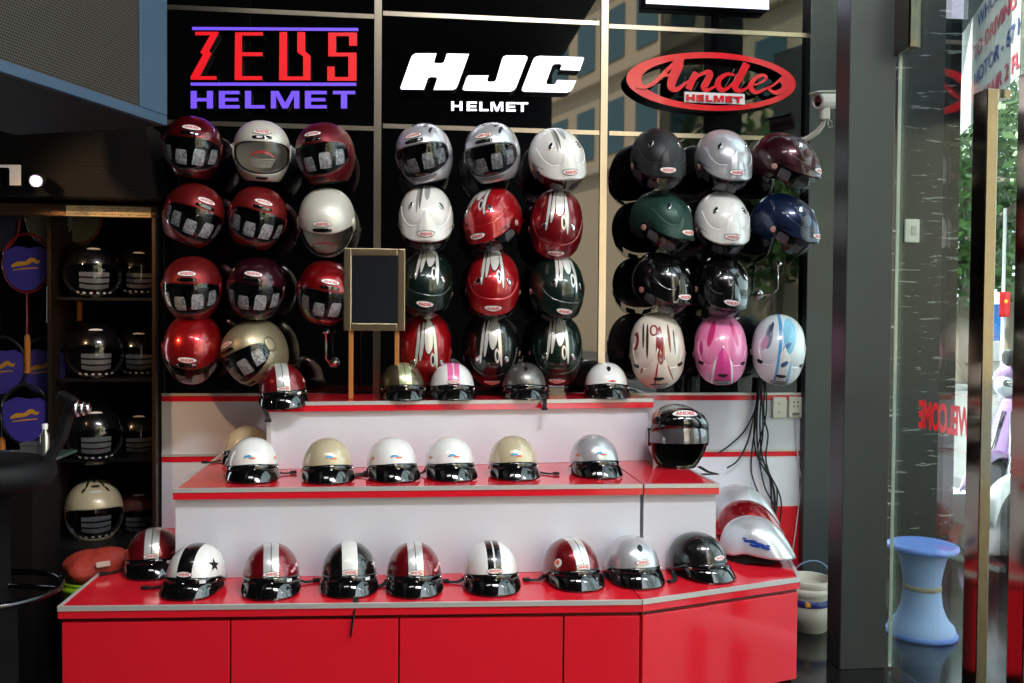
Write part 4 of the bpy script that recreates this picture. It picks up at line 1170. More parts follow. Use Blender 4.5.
# ------------------------------------------------------------------ bucket
bp = PZ(808, 628, 0); bk = thing('paint_bucket', 'small white paint bucket with blue band behind the red plinth', 'bucket', bp)
BW = mat('bucket_white', (214, 208, 196), .45)
m = MB(); m.lathe([(.080, 0), (.083, .004), (.100, .195), (.104, .205), (.104, .228), (.100, .235), (.096, .232), (.094, .10), (.09, .01), (0, .008)], 36); m.build('body', BW, bk)
m = MB(); m.lathe([(.0955, .118), (.0995, .150), (.0985, .150), (.0945, .118)], 36); m.build('blue_band', mat('bucket_blue', (24, 40, 110), .4), bk)
m = MB(); m.lathe([(.1000, .165), (.1035, .175), (.1045, .200), (.1005, .200)], 36); m.build('rim', BW, bk)
m = MB(); m.box((-.04, -.080, .135), (.03, .024, .026), 0, .006); m.build('emblem', mat('emblem_yellow', (220, 150, 40), .4), bk)
m = MB(); m.tube([(.104*math.cos(w)*1.0, .104*math.sin(w)*-.35, .205+.115*math.sin(w)) for w in [PI*i/18 for i in range(19)]], .0035, 6); m.build('handle', mat('handle_blue', (110, 140, 175), .4), bk)

# ------------------------------------------------------------------ things outside the glass
PLB = mat('blue_plastic', (96, 128, 205), .45); PLB2 = mat('pale_blue_plastic', (138, 164, 206), .55)
st = PZ(921, 634, 0); so = thing('plastic_stool', 'pale blue waisted plastic drum stool outside the glass door', 'stool', st)
m = MB(); m.lathe([(.0, .005), (.150, .0), (.152, .012), (.146, .022)], 40); m.build('foot_rim', PLB, so)
m = MB(); m.lathe([(.143, .020), (.138, .045), (.110, .075), (.088, .13), (.079, .20), (.078, .215)], 40); m.build('lower_shell', PLB2, so)
m = MB(); m.lathe([(.076, .213), (.077, .23), (.086, .29), (.098, .345), (.112, .372), (.126, .384)], 40); m.build('upper_shell', PLB2, so)
m = MB(); m.lathe([(.079, .207), (.083, .210), (.082, .226), (.078, .229)], 30); m.build('rope_binding', mat('rope', (150, 140, 112), .9, bump=(120, .6)), so)
m = MB(); m.lathe([(.12, .384), (.146, .384), (.151, .392), (.150, .404), (.140, .410), (.130, .407), (0, .404)], 40); m.build('seat', PLB, so)
p = PY(911, 231, PIER-.004); sw = thing('switch_plate', 'ivory light switch on the black marble pier', 'switch', p, None)
m = MB(); m.box((0, -.008, 0), (.086, .016, .130), 0, .005); m.build('cover', mat('ivory_plastic', (216, 212, 198), .4), sw)
m = MB(); m.box((.006, -.018, .0), (.030, .006, .05), 0, .003); m.build('rocker', mat('darker_ivory', (180, 178, 168), .4), sw)  # rocker in a darker ivory than its cover
# WELCOME lettering on the street side of the door (reads mirrored from inside)
tv, tf, tw = text2d('WELCOME', .04)
ya, yb_ = PX(917, 405, XG).y, PX(969, 420, XG).y
zc = PX(940, 418, XG).z
Lh = .11
m = MB()
vs = [(XG+.0075, (ya+yb_)/2+(a/tw)*(ya-yb_), zc+b*Lh) for a, b in tv]
m.add(vs, tf, 0)
sp_ = thing('window_lettering', 'red welcome lettering stuck on the street side of the glass door', 'lettering', (XG+.0075, (ya+yb_)/2, zc))
vm_ = mat('red_vinyl', (235, 16, 28), .5)
nt_ = vm_.node_tree; tl_ = nt_.nodes.new('ShaderNodeBsdfTranslucent'); tl_.inputs[0].default_value = lin((245, 16, 30))
mx_ = nt_.nodes.new('ShaderNodeMixShader'); mx_.inputs[0].default_value = .6
nt_.links.new(nt_.nodes['Principled BSDF'].outputs[0], mx_.inputs[1]); nt_.links.new(tl_.outputs[0], mx_.inputs[2]); nt_.links.new(mx_.outputs[0], nt_.nodes['Material Output'].inputs[0])
o = m.build('lettering', vm_); o.parent = sp_; o.matrix_parent_inverse = Matrix.Translation(-sp_.location)
# road, hoarding, awning, banner
ROAD = mat('pale_concrete', (104, 103, 101), .8)
struct('road', MB().box((22, 12, -.06), (34, 110, .1)), ROAD)
u = Vector((.839, .545, 0))
g0 = PY(930, 300, 34); 
hb = MB(); hb.box((g0.x+6, 34, 1.25), (30, .2, 1.9)); hb.box((g0.x+6, 33.98, .15), (30, .3, .3))
struct('wall_hoarding', hb, mat('blue_hoarding', (30, 120, 205), .6), label='blue hoarding across the street')
hw = MB()
for i in range(12): hw.box((g0.x-8+2.3*i, 31.5, .38), (2.2, .3, .76), 0, .03)
struct('wall_barrier', hw, mat('white_barrier', (225, 228, 230), .6))
struct('canopy', MB().box((4.65, 4.95, 3.42), (3.0, 2.7, .12)), mat('dark_canopy', (36, 44, 46), .7))
# banner
phi_ = D2R(22.9)
bt_ = thing('banner', 'white banner with rows of blue and red lettering seen through the glass', 'banner', (0, 0, 0))
B0 = PY(957, 100, 5.3); dirb = Vector((-math.sin(phi_), -math.cos(phi_), 0)); nb = Vector((-math.cos(phi_), math.sin(phi_), 0))
zb0, zb1 = PY(957, 139, 5.3).z, PY(957, 40, 5.3).z
m = MB(); q0, q1 = B0, B0+dirb*2.6
m.hexa([(q0.x, q0.y), (q1.x, q1.y), (q1.x-nb.x*.006, q1.y-nb.y*.006), (q0.x-nb.x*.006, q0.y-nb.y*.006)], zb0, zb1)
m.build('cloth', mat('banner_cloth', (206, 204, 198), .8), bt_)
for i, (txt, c) in enumerate((('WHOLE BUILDING', 0), ('TO DRIVING - CLEAR', 1), ('MOTOR - 67 HELMET', 0), ('REPAIR 2 FLOOR', 1))):
    tv, tf, tw = text2d(txt, .02)
    h = (zb1-zb0)/4*.55; zc_ = zb1-(zb1-zb0)*(i+.5)/4; m = MB(); Lw = min(2.3, h*tw*1.5)
    vs = []
    for a_, b_ in tv:
        s_ = 1.3+(a_/tw)*Lw; pnt = B0+dirb*s_+nb*.004; vs.append((pnt.x, pnt.y, zc_+b_*h))
    m.add(vs, tf, 0); m.build('lettering', mat('banner_blue', (40, 62, 140), .7) if c == 0 else mat('banner_red', (205, 60, 90), .7), bt_)
# flag
fp = PY(1003, 310, 16); fz = thing('flag', 'red flag with a yellow emblem on a thin white pole across the street', 'flag', (fp.x, 16, 0))
m = MB(); m.tube([(0, 0, 0), (0, 0, 3.6)], .03, 8); m.build('pole', WHITE, fz)
za, zb_ = PY(1003, 292, 16).z, PY(1003, 317, 16).z
m = MB(); m.grid(9, 9, lambda a, b: Vector(((a-.5)*.22+0, -.05+.02*math.sin(a*9), zb_+(za-zb_)*b))); fo = m.build('cloth', mat('flag_red', (215, 30, 36), .7), fz)
md = fo.modifiers.new('thick', 'SOLIDIFY'); md.thickness = .006
m = MB(); vs = [(0, -.085, (za+zb_)/2+.06)]+[((.055 if i % 2 == 0 else .024)*math.sin(PI*i/5), -.085, (za+zb_)/2+.06+(.055 if i % 2 == 0 else .024)*math.cos(PI*i/5)) for i in range(10)]
m.add(vs, [[0, 1+i, 1+(i+1) % 10] for i in range(10)]); m.build('emblem', mat('flag_yellow', (240, 200, 50), .6), fz)
# trees
def leaf_mat(n, a, b):
    m, nt, bs = base_mat(n); g = NG(nt); nn = nt.nodes.new('ShaderNodeTexNoise'); nn.inputs['Scale'].default_value = 3
    tc = nt.nodes.new('ShaderNodeTexCoord'); nt.links.new(tc.outputs['Object'], nn.inputs['Vector'])
    nt.links.new(g.mix(nn.outputs['Fac'], lin(a), lin(b)), bs.inputs['Base Color']); bs.inputs['Roughness'].default_value = .6
    return m
LEAF = leaf_mat('leaf_green', (34, 66, 20), (84, 118, 44)); BARK = mat('grey_bark', (120, 108, 92), .9)
def tree(x, y, h, r, label, seed, lean=.3, n=4200, cz=None):
    rn = random.Random(seed); t = thing('street_tree', label, 'tree', (x, y, 0), 'trees across the street')
    m = MB(); m.tube([(0, 0, 0), (.05, 0, h*.2), (lean, 0, h*.42), (lean*.7, .1, h*.6), (lean*1.4, .1, h*.8)], [.22, .19, .16, .13, .06], 10)
    m.tube([(lean, 0, h*.42), (lean+.8, -.2, h*.55), (lean+1.6, -.3, h*.62)], [.12, .09, .05], 8); m.tube([(lean*.9, 0, h*.46), (lean-.9, .2, h*.6), (lean-1.7, .2, h*.66)], [.11, .08, .04], 8)
    m.build('trunk', BARK, t)
    m = MB(); cl = [(rn.uniform(-.75, .75)*r, rn.uniform(-.7, .7)*r, h*.66+rn.uniform(-.30, .34)*h) for _ in range(22)]
    for _ in range(n):
        c = rn.choice(cl); d = Vector((rn.gauss(0, 1), rn.gauss(0, 1), rn.gauss(0, .8))).normalized()*r*.42*rn.random()**.4
        p = Vector(c)+d; s = rn.uniform(.14, .25)
        a = Vector((rn.gauss(0, 1), rn.gauss(0, 1), rn.gauss(0, 1))).normalized(); b = a.orthogonal().normalized()
        m.add([p-a*s, p+b*s*.5, p+a*s, p-b*s*.5], [[0, 1, 2, 3]], 0)
    m.build('crown', LEAF, t)
a = PY(962, 300, 20); tree(a.x, 20, 7.5, 3.0, 'leafy street tree with a bent trunk beside the marble pier', 1, .25)
a = PY(1012, 300, 24); tree(a.x, 24, 9, 3.6, 'leafy street tree behind the red flag', 2, -.5)
a = PY(985, 300, 30); tree(a.x, 30.5, 10, 5.5, 'broad green tree furthest along the street', 4, .3, 5200)
# parked scooters
def scooter(x, y, rz, colr, label, name):
    t = thing('scooter', label, 'scooter', (x, y, -.01)); t.rotation_euler.z = rz
    BM = mat(name, colr, .25, .1, 1.)
    for yy, nm in ((-.62, 'front'), (.60, 'rear')):
        m = MB(); R_ = Matrix.Rotation(PI/2, 3, 'Y')
        m.lathe([(.16, -.045), (.21, -.05), (.245, -.02), (.245, .02), (.21, .05), (.16, .045)], 32, 0, (0, yy, .245), R_); w = m.build('wheel', RUBBER, t)
        m = MB(); m.lathe([(.0, -.03), (.05, -.035), (.155, -.02), (.155, .02), (.05, .035), (0, .03)], 24, 0, (0, yy, .245), R_); m.build('rim', ALU, w)
    m = MB(); m.grid(21, 9, lambda a, b: Vector(((b-.5)*.13, -.62+.285*math.cos(D2R(20+150*a)), .245+.285*math.sin(D2R(20+150*a))+.02-.05*(2*b-1)**2))); f = m.build('front_fender', BM, t); f.modifiers.new('t', 'SOLIDIFY').thickness = .008
    m = MB(); m.grid(13, 17, lambda a, b: Vector(((a-.5)*.42*(1-.35*abs(2*b-1)**2), -.50+.18*b+.10*(2*a-1)**2, .32+.62*b))); f = m.build('leg_shield', BM, t); f.modifiers.new('t', 'SOLIDIFY').thickness = .02
    m = MB(); m.lathe([(0, -.10), (.07, -.09), (.12, 0), (.13, .08), (.08, .15), (0, .17)], 20, 0, (0, -.38, .98)); m.build('headlight_cowl', BM, t)
    m = MB(); m.lathe([(.0, -.02), (.06, -.02), (.075, 0), (.05, .02), (0, .03)], 20, 0, (0, -.50, .98), Matrix.Rotation(PI/2, 3, 'X')); m.build('headlight', mat('lamp_lens', (220, 225, 230), .08), t)
    m = MB(); m.tube([(-.33, -.24, 1.03), (-.2, -.30, 1.02), (0, -.36, .98), (.2, -.30, 1.02), (.33, -.24, 1.03)], .014, 8); m.build('handlebar', CHROME, t)
    for s in (-1, 1):
        m = MB(); m.tube([(s*.25, -.27, 1.025), (s*.36, -.22, 1.035)], .02, 10); m.build('grip', BLACK, t)
        m = MB(); m.tube([(s*.22, -.29, 1.03), (s*.26, -.32, 1.16)], .007, 6); m.lathe([(0, -.008), (.05, -.008), (.055, 0), (.05, .008), (0, .008)], 16, 0, (s*.27, -.32, 1.20), Matrix.Rotation(PI/2, 3, 'X')); m.build('rear_view_mirror', BLACK, t)
    m = MB(); m.grid(24, 15, lambda a, b: Vector((math.cos(2*PI*a)*(.19-.09*abs(2*b-1)**2.2), .10+.68*b, .50+.16*b*.6+math.sin(2*PI*a)*(.17-.10*abs(2*b-1)**2))), True); m.build('body_panel', BM, t)
    m = MB(); m.box((0, -.14, .30), (.30, .44, .07), 0, .02); m.build('floorboard', BLACK, t)
    m = MB(); m.grid(24, 13, lambda a, b: Vector((math.cos(2*PI*a)*(.15-.05*(2*b-1)**4), .02+.70*b, .735+.05*b+math.sin(2*PI*a)*.05*(1-.6*(2*b-1)**6))), True)
    m.add([m.v[i] for i in range(24)], [list(range(24))]); m.add([m.v[12*24+i] for i in range(24)], [list(range(24))]); m.build('seat', BLACK, t)
    for s in (-1, 1):
        m = MB(); m.tube([(s*.07, -.62, .245), (s*.07, -.52, .52), (s*.03, -.44, .80)], .018, 8); m.build('fork', CHROME, t)
    m = MB(); m.tube([(.13, .15, .24), (.15, .5, .26), (.16, .82, .34)], [.03, .045, .05], 12); m.build('exhaust', STEEL, t)
    return t
s1 = PZ(972, 470, 0); scooter(4.55, 6.0, D2R(-65), (150, 110, 165), 'purple scooter parked beyond the marble pier', 'scooter_purple')
scooter(4.1, 5.05, D2R(-70), (205, 208, 210), 'silver white scooter parked near the glass door', 'scooter_white')

# building across the street, seen mirrored in the black glass
fa, fb = Vector((6.85, -36, 0)), Vector((14.2, -15, 0))
bd = thing('street_building', 'beige building with rows of windows mirrored in the black glass wall', 'building', (fa+fb)/2)
tt = (fb-fa).normalized(); nn_ = Vector((-tt.y, tt.x, 0)); Ltot = (fb-fa).length
BEI = mat('beige_facade', (206, 184, 150), .8)
fr3 = Matrix((tt, nn_, Vector((0, 0, 1)))).transposed()
m = MB(); H = 19
m.box(fr3 @ Vector((0, -3, H/2)), (Ltot+6, 6, H), 0, 0, fr3)
for z in (8.2, 12.2, 16.2): m.box(fr3 @ Vector((0, .15, z)), (Ltot+6, .5, .5), 0, .05, fr3)
m.build('facade', BEI, bd)
TEAL = mat('teal_window', (70, 105, 110), .15)
for z in (9.9, 13.9):
    for k in range(9):
        x = -Ltot/2+1.3+k*(Ltot-2.6)/8
        m = MB(); m.box(fr3 @ Vector((x, .02, z)), (1.5, .12, 2.3), 0, .02, fr3); m.build('window', TEAL, bd)
tree(11.0, -17.5, 8.5, 3.2, 'street tree in front of the beige building, mirrored in the black glass', 9, .2, 3400)

# ------------------------------------------------------------------ blue-grey box and hood, upper corner
BGREY = mat('blue_grey_panel', (44, 68, 90), .42)
c0 = PY(166, 126, 3.45); du = Vector((-math.sin(D2R(22.6)), -math.cos(D2R(22.6)), 0)); dn = Vector((math.cos(D2R(22.6)), -math.sin(D2R(22.6)), 0))
bx = thing('ventilation_box', 'large blue-grey box with a perforated dark grille hanging in the upper corner', 'box', (c0.x, c0.y, c0.z))
fr2 = Matrix((du, -dn, Vector((0, 0, 1)))).transposed()     # x along the face, y into the box
Lb, Hb = 2.3, 4.2-c0.z
o = MB(); o.box((Lb/2, .35, Hb/2), (Lb, .66, Hb), 0); b_ = o.build('casing', mat('dark_casing', (22, 26, 30), .6), bx)
fm = MB(); bw = .15; bh = .036; fm.box((Lb/2, .008, bh/2), (Lb, .028, bh), 0, .003); fm.box((bw/2, .0075, Hb/2+bh/2), (bw, .028, Hb-bh), 0, .003)
f_ = fm.build('frame', BGREY, bx)
gm = MB(); gm.box((Lb/2+bw/2, .004, Hb/2+bh/2), (Lb-bw, .012, Hb-bh)); g_ = gm.build('grille', dots_mat('perforated_grille', (66, 60, 52), (6, 6, 6), 105, .38), bx)
bx.matrix_world = Matrix.Translation(c0) @ fr2.to_4x4()
# black perforated hood over the cabinet
hd = thing('cabinet_hood', 'black perforated sloping hood above the dark cabinet', 'hood', PY(70, 165, 4.1))
h0, h1, h2 = PY(-70, 118, 3.98), PY(140, 118, 3.98), PY(156, 198, 4.08)
m = MB(); zt_, zb_2 = h1.z, h2.z
vs = [(-2.7, 4.05, zt_), (h1.x, 4.05, zt_), (h2.x, 4.09, zb_2), (-2.7, 4.09, zb_2), (-2.7, 4.30, zt_), (h1.x, 4.30, zt_), (h2.x, 4.30, zb_2), (-2.7, 4.30, zb_2)]
m.add(vs, [[0, 3, 2, 1], [4, 5, 6, 7], [0, 1, 5, 4], [3, 7, 6, 2], [1, 2, 6, 5], [0, 4, 7, 3]])
sp(m.build('panel', dots_mat('perforated_black', (7, 6, 6), (34, 28, 22), 62, .20, .6)), hd)
ns = thing('lit_letter_sign', 'lit white letter on the black hood', 'sign', PY(5, 176, 4.03))
npoly = [(-60, 283), (136, 283), (143, 290), (143, 410), (72, 410), (72, 312), (65, 300), (8, 300), (8, 410), (-60, 410)]
def letter_at(name, poly, x0, y0, s, Y, face, dep):
    w = px2w(poly, x0, y0, s, Y); m = MB()
    ar = sum(w[i][0]*w[(i+1) % len(w)][1]-w[(i+1) % len(w)][0]*w[i][1] for i in range(len(w)))
    if ar < 0: w = w[::-1]
    n = len(w)
    m.add([(a, Y-dep, b) for a, b in w], [list(range(n))], 0)
    m.add([(a, Y-dep, b) for a, b in w]+[(a, Y+.03, b) for a, b in w], [[(i+1) % n, i, i+n, (i+1) % n+n] for i in range(n)], 1)
    return m.build(name, [face, SIDEBLK])
sp(letter_at('letter', npoly, 0, 120, 6.206, 4.03, mat('letter_face', (200, 190, 180), .4, emit=(225, 210, 200), estr=.2), .02), ns)
sl = thing('spot_lamp', 'small round lit spotlight on the black hood', 'lamp', PY(36, 181, 3.98), None)
QQ = Vector((.15, -.96, -.22)).normalized().to_track_quat('Z', 'Y').to_matrix()
m = MB(); m.lathe([(.018, -.075), (.027, -.06), (.028, 0), (.025, .004), (.024, .0)], 24, 0, (0, 0, 0), QQ); m.build('housing', STEEL, sl)
m = MB(); m.lathe([(.024, .001), (0, .002)], 24, 0, (0, 0, 0), QQ); m.build('lamp_glass', mat('lit_led', (230, 230, 255), .3, emit=(205, 198, 255), estr=1.1), sl)

# ------------------------------------------------------------------ dark display cabinet with helmets and rackets
CY = 4.26                                   # front of the cabinet
CBR = mat('bronze_anodised_frame', (112, 88, 66), .35, .8)
cR = PY(157, 300, CY).x; cT = PY(100, 205, CY).z; cB = PY(100, 546, CY).z
cL = -2.75
cab = thing('display_cabinet', 'dark open display cabinet with a bronze frame, full of helmets and rackets', 'cabinet', ((cL+cR)/2, CY, 0))
CC = cab.location
def cpart(name, c, d, m_, bev=.0):
    q = MB(); q.box(Vector(c)-CC, d, 0, bev); return q.build(name, m_, cab)
cD = 4.84
cpart('frame', ((cL+cR)/2, CY, cT-.028), (cR-cL, .04, .056), CBR, .003)
cpart('frame_post', (cR-.009, CY, (cT-.06+.02)/2+.02), (.017, .04, cT-.08), mat('dark_bronze_frame', (70, 56, 46), .4, .7), .002)
cpart('back_panel', ((cL+cR)/2, cD, cT/2), (cR-cL, .02, cT), DARKER)
cpart('side_panel', (cR-.012, (CY+cD)/2+.01, cT/2), (.02, cD-CY-.04, cT-.01), DARKER)
cpart('top_panel', ((cL+cR)/2, (CY+cD)/2+.01, cT-.012), (cR-cL-.03, cD-CY-.04, .02), DARKER)
cpart('base', ((cL+cR)/2, (CY+cD)/2-.03, cB/2), (cR-cL-.03, cD-CY+.02, cB), mat('cabinet_base', (22, 23, 24), .35))
dvx = PY(56, 300, 4.4).x
cpart('divider', (dvx, CY+.28, (cT+cB)/2), (.016, .44, cT-cB-.05), mat('dark_bronze_frame', (70, 56, 46), .4, .7))
shz = []
for yy in (297, 378, 458):
    z = PY(100, yy, 4.36).z; shz.append(z)
    cpart('shelf', ((dvx+cR)/2, CY+.31, z-.009), (cR-dvx-.04, .46, .014), mat('black_shelf', (16, 16, 17), .3))
pp = MB(); a, b = PY(66, 205.5, CY-.022), PY(151, 217.5, CY-.022)
ntc = thing('notice_strip', 'cream paper notice strip with small print on the cabinet frame', 'notice', ((a.x+b.x)/2, CY-.022, (a.z+b.z)/2))
pp.box((0, 0, 0), (b.x-a.x, .002, a.z-b.z)); pp.build('paper', mat('cream_paper', (240, 214, 166), .6), ntc)
for dz, wd, txt in ((.014, .26, 'THIS SHELF DISPLAY HELMETS'), (.002, .33, 'PLEASE DO NOT TOUCH THE HELMETS'), (-.014, .37, 'HELMETS ARE SOLD WITH ORIGINAL BOX')):
    tv, tf, tw = text2d('HELMET HELMET HELMET HELMET' if wd < .3 else 'HELMET HELMET HELMET HELMET HELMET'); q = MB()
    q.add([(x/tw*wd, -.0025, dz+y*.007) for x, y in tv], tf); q.build('small_print', mat('print_brown', (70, 50, 34), .6), ntc)
CH = 'helmets in the dark cabinet'
CBLK = paint('cabinet_black', (14, 14, 15), (), .25, .1, 1.); CREAM = paint('cream_black_graphic', (206, 192, 160), (('e', -.03, 76, .006, 16, .03, (26, 22, 18)), ('e', .03, 76, .006, 16, -.03, (26, 22, 18)), ('e', 0, 62, .02, 4, 0, (30, 26, 20)), ('e', -.05, 56, .008, 6, .06, (40, 30, 22)), ('e', .05, 56, .008, 6, -.06, (40, 30, 22)), ('e', 0, 86, .006, 10, 0, (26, 22, 18))), .35, .1, .6)
CWINE = paint('cabinet_wine', (96, 40, 44), (), .4, .3, .5)
def cab_helmet(x, y, m_, label, yw=0, Y=4.46, sc=1.0):
    c = PY(x, y, Y)
    t = thing('full_face_helmet', label, 'helmet', c, CH, orient(yw, 3, 0, c.x, c.y) @ Matrix.Scale(sc, 3))
    link_mesh('shell', retint('shell', full_shell, [m_, CLOTH]), t)
    link_mesh('lining', CACHE['m_full_lining'], t)
    v = link_mesh('visor', CACHE['m_visor_clear'], t)
    GF = mat('grey_foam_strip', (96, 100, 106), .7)
    for k in range(3):
        link_mesh('foam_strip', cached('m_fs%d' % k, lambda: tags_mesh(0, 0-11*k, .150, .022, .955).mesh('foam_strip', GF)), v)
    for k in range(6):
        link_mesh('white_dot', cached('m_wd%d' % k, lambda: tags_mesh(-30+12*k, -30, .012, .008, 1.026, R_full, 12).mesh('white_dot', ST_WHITE)), v)
    link_mesh('top_emblem', cached('m_ce', lambda: bar_mb(R_full, 0, 48, .030, .006, .99, 1.012, 2).mesh('top_emblem', ST_WHITE)), t)
ROWS = (('top shelf', 274), ('second shelf', 353), ('third shelf', 434), ('cabinet floor', 511))
for k, (nm, y) in enumerate(ROWS):
    front = CREAM if k == 3 else CBLK
    cab_helmet(94 if k else 92, y, front, ('cream helmet with black graphics on the %s' if k == 3 else 'black helmet with grey foam strips behind its visor, cabinet %s') % nm, 4)
    cab_helmet(139, y+1, CWINE if k == 3 else CBLK, ('dull wine red helmet behind the cabinet post, %s' if k == 3 else 'black helmet half hidden by the cabinet post, %s') % nm, 0, 4.64, .92)
# rackets
def racket(x, y, Y, label, cover=(66, 58, 150), sc=1.0, rl=0, logo=True, shaft=(150, 30, 30), gripc=(200, 120, 40)):
    c = PY(x, y, Y); t = thing('badminton_racket', label, 'racket', c, 'rackets hung in the cabinet', Matrix.Rotation(D2R(rl), 3, 'Y') @ Matrix.Scale(sc, 3))
    rx, rz = .105, .135
    m = MB(); m.tube([(rx*math.cos(w), 0, rz*math.sin(w)) for w in [2*PI*i/40 for i in range(41)]], .006, 8, cap=False); m.build('head_frame', mat('racket_frame_%d' % shaft[0], shaft, .3, .3), t)
    m = MB(); pts = []
    for i in range(25):
        w = PI+PI*i/24; pts.append((rx*.93*math.cos(w), rz*.95*math.sin(w)))
    pts += [(rx*.90, .055), (rx*.55, .075), (rx*.1, .068), (-rx*.4, .078), (-rx*.90, .052)]
    m.prism(pts, -.012, .012); cv = m.build('cover', mat('racket_cover_%d_%d' % cover[:2], cover, .35), t)
    if logo:
        L, Q = brush([(-.062, -.018), (-.035, -.006), (0, -.002), (.028, .014), (.05, .004), (.062, .012)], [.010, .022, .018, .022, .014, .006]); n = len(L); m = MB()
        m.add([(a, -.0135, b) for a, b in L]+[(a, -.0135, b) for a, b in Q], [[j, j+1, n+j+1, n+j] for j in range(n-1)]); 
        L, Q = brush([(-.055, -.034), (0, -.026), (.055, -.022)], [.004, .007, .004]); n = len(L)
        m.add([(a, -.0135, b) for a, b in L]+[(a, -.0135, b) for a, b in Q], [[j, j+1, n+j+1, n+j] for j in range(n-1)]); m.build('emblem', mat('racket_gold', (210, 150, 50), .4), cv)
    m = MB(); m.tube([(0, 0, -rz), (0, 0, -.34)], .004, 8); m.build('shaft', mat('racket_frame_%d' % shaft[0], shaft, .3, .3), t)
    m = MB(); m.tube([(0, 0, -.33), (0, 0, -.345), (0, 0, -.50), (0, 0, -.51)], [.008, .013, .014, .015], 10); m.build('grip', mat('racket_grip_%d' % gripc[0], gripc, .6), t)
racket(27, 263, 4.40, 'racket with purple cover and gold leaping emblem, facing straight out', rl=0)
racket(-4, 222, 4.50, 'racket with dark cover cut off at the picture corner of the cabinet', (60, 62, 84), logo=False, shaft=(170, 70, 40))
racket(49, 216, 4.54, 'racket with cream cover whose rounded end shows under the cabinet frame', (168, 164, 118), logo=False, shaft=(90, 90, 86), gripc=(220, 216, 205))
racket(79, 216, 4.60, 'racket with olive cream cover beside the other cream one', (120, 116, 84), logo=False, shaft=(140, 60, 40), gripc=(210, 110, 40))
racket(2, 366, 4.40, 'racket with purple cover cut off by the picture edge', (74, 64, 160), shaft=(40, 40, 44))
racket(45, 366, 4.44, 'racket with purple cover just before the cabinet divider', (74, 64, 160), shaft=(44, 42, 40))
racket(26, 414, 4.36, 'lowest racket with purple cover above the bar stool', (66, 56, 150), shaft=(52, 50, 50), gripc=(215, 150, 50))
# bar stool with curved back in front of the cabinet
BS = PZ(14, 640, 0); BS.y = min(BS.y, 2.9); bs_p = PY(-12, 470, 2.9)
bs = thing('bar_stool', 'black bar stool with a round foot ring and curved back before the cabinet', 'stool', (bs_p.x, 2.9, 0))
zs_ = bs_p.z
SB = mat('black_vinyl', (8, 8, 9), .6, spec=.2)
m = MB(); m.lathe([(0, zs_-.075), (.10, zs_-.072), (.17, zs_-.055), (.19, zs_-.02), (.185, zs_+.02), (.14, zs_+.035), (0, zs_+.035)], 36); m.build('seat', SB, bs)
m = MB(); m.lathe([(.21, 0), (.22, .01), (.12, .03), (.08, .05), (.078, zs_*.55), (.06, zs_*.56), (.058, zs_-.07)], 30); m.build('column', mat('black_column', (6, 6, 6), .85, spec=.1), bs)
rz_ = PY(0, 590, 2.9).z
m = MB(); m.tube([(.20*math.cos(2*PI*i/40), .20*math.sin(2*PI*i/40), rz_) for i in range(41)], .010, 8, cap=False); m.tube([(.0, .0, rz_+.02), (.20, 0, rz_)], .008, 8); m.tube([(0, 0, rz_+.02), (-.1, -.173, rz_)], .008, 8); m.tube([(0, 0, rz_+.02), (-.1, .173, rz_)], .008, 8); m.build('foot_ring', mat('dark_chrome', (60, 60, 62), .2, 1), bs)
m = MB(); m.ribbon([(.10, .0, zs_-.02), (.17, .0, zs_+.02), (.205, .02, zs_+.09), (.225, .03, zs_+.17), (.235, .03, zs_+.21), (.20, .03, zs_+.225)], .05, .024, 0, Vector((0, 1, 0))); m.build('backrest', SB, bs, bevel=.004)
m = MB()
for k, r_ in enumerate((.026, .022, .017)): m.lathe([(0, 0), (r_, 0), (r_, .010), (0, .010)], 20, 0, (.248+.016*k, .02, zs_+.185), Matrix.Rotation(PI/2, 3, 'Y'))
m.build('back_bolt', CHROME, bs)
# glass topped side counter with metal ware
gt = PY(24, 455, 3.7); tb = thing('glass_counter', 'low dark counter with a green glass top at the picture edge', 'counter', (gt.x-.25, 3.7, 0))
e_ = PY(48, 455, 3.55).x
m = MB(); m.box((e_-.35-tb.location.x, 0, gt.z-.006), (.70, .30, .010)); m.build('glass_top', mat('green_glass_top', (70, 90, 80), .08, spec=.6), tb)
m = MB(); m.box((e_-.36-tb.location.x, 0, (gt.z-.014)/2), (.60, .26, gt.z-.014), 0, .005); m.build('cabinet_body', DARKER, tb)
bxp = PY(33, 444, 3.68)
q = thing('metal_box', 'small silver box on the green glass top', 'box', (bxp.x, 3.68, gt.z))
m = MB(); m.box((0, 0, .022), (.075, .06, .042), 0, .004); m.build('body', mat('silver_box', (150, 150, 150), .3, .8), q)
m = MB(); m.box((0, 0, .048), (.079, .064, .010), 0, .003); m.build('lid', mat('silver_box', (150, 150, 150), .3, .8), q)
q = thing('metal_bottle', 'slim silver bottle beside the small silver box', 'bottle', (PY(45, 440, 3.64).x, 3.64, gt.z))
m = MB(); m.lathe([(.0, 0), (.016, 0), (.017, .01), (.017, .085), (.009, .10), (.008, .11)], 20); m.build('body', mat('bottle_silver', (175, 172, 165), .25, .9), q)
m = MB(); m.lathe([(.010, .108), (.011, .128), (0, .13)], 16); m.build('cap', WHITE, q)
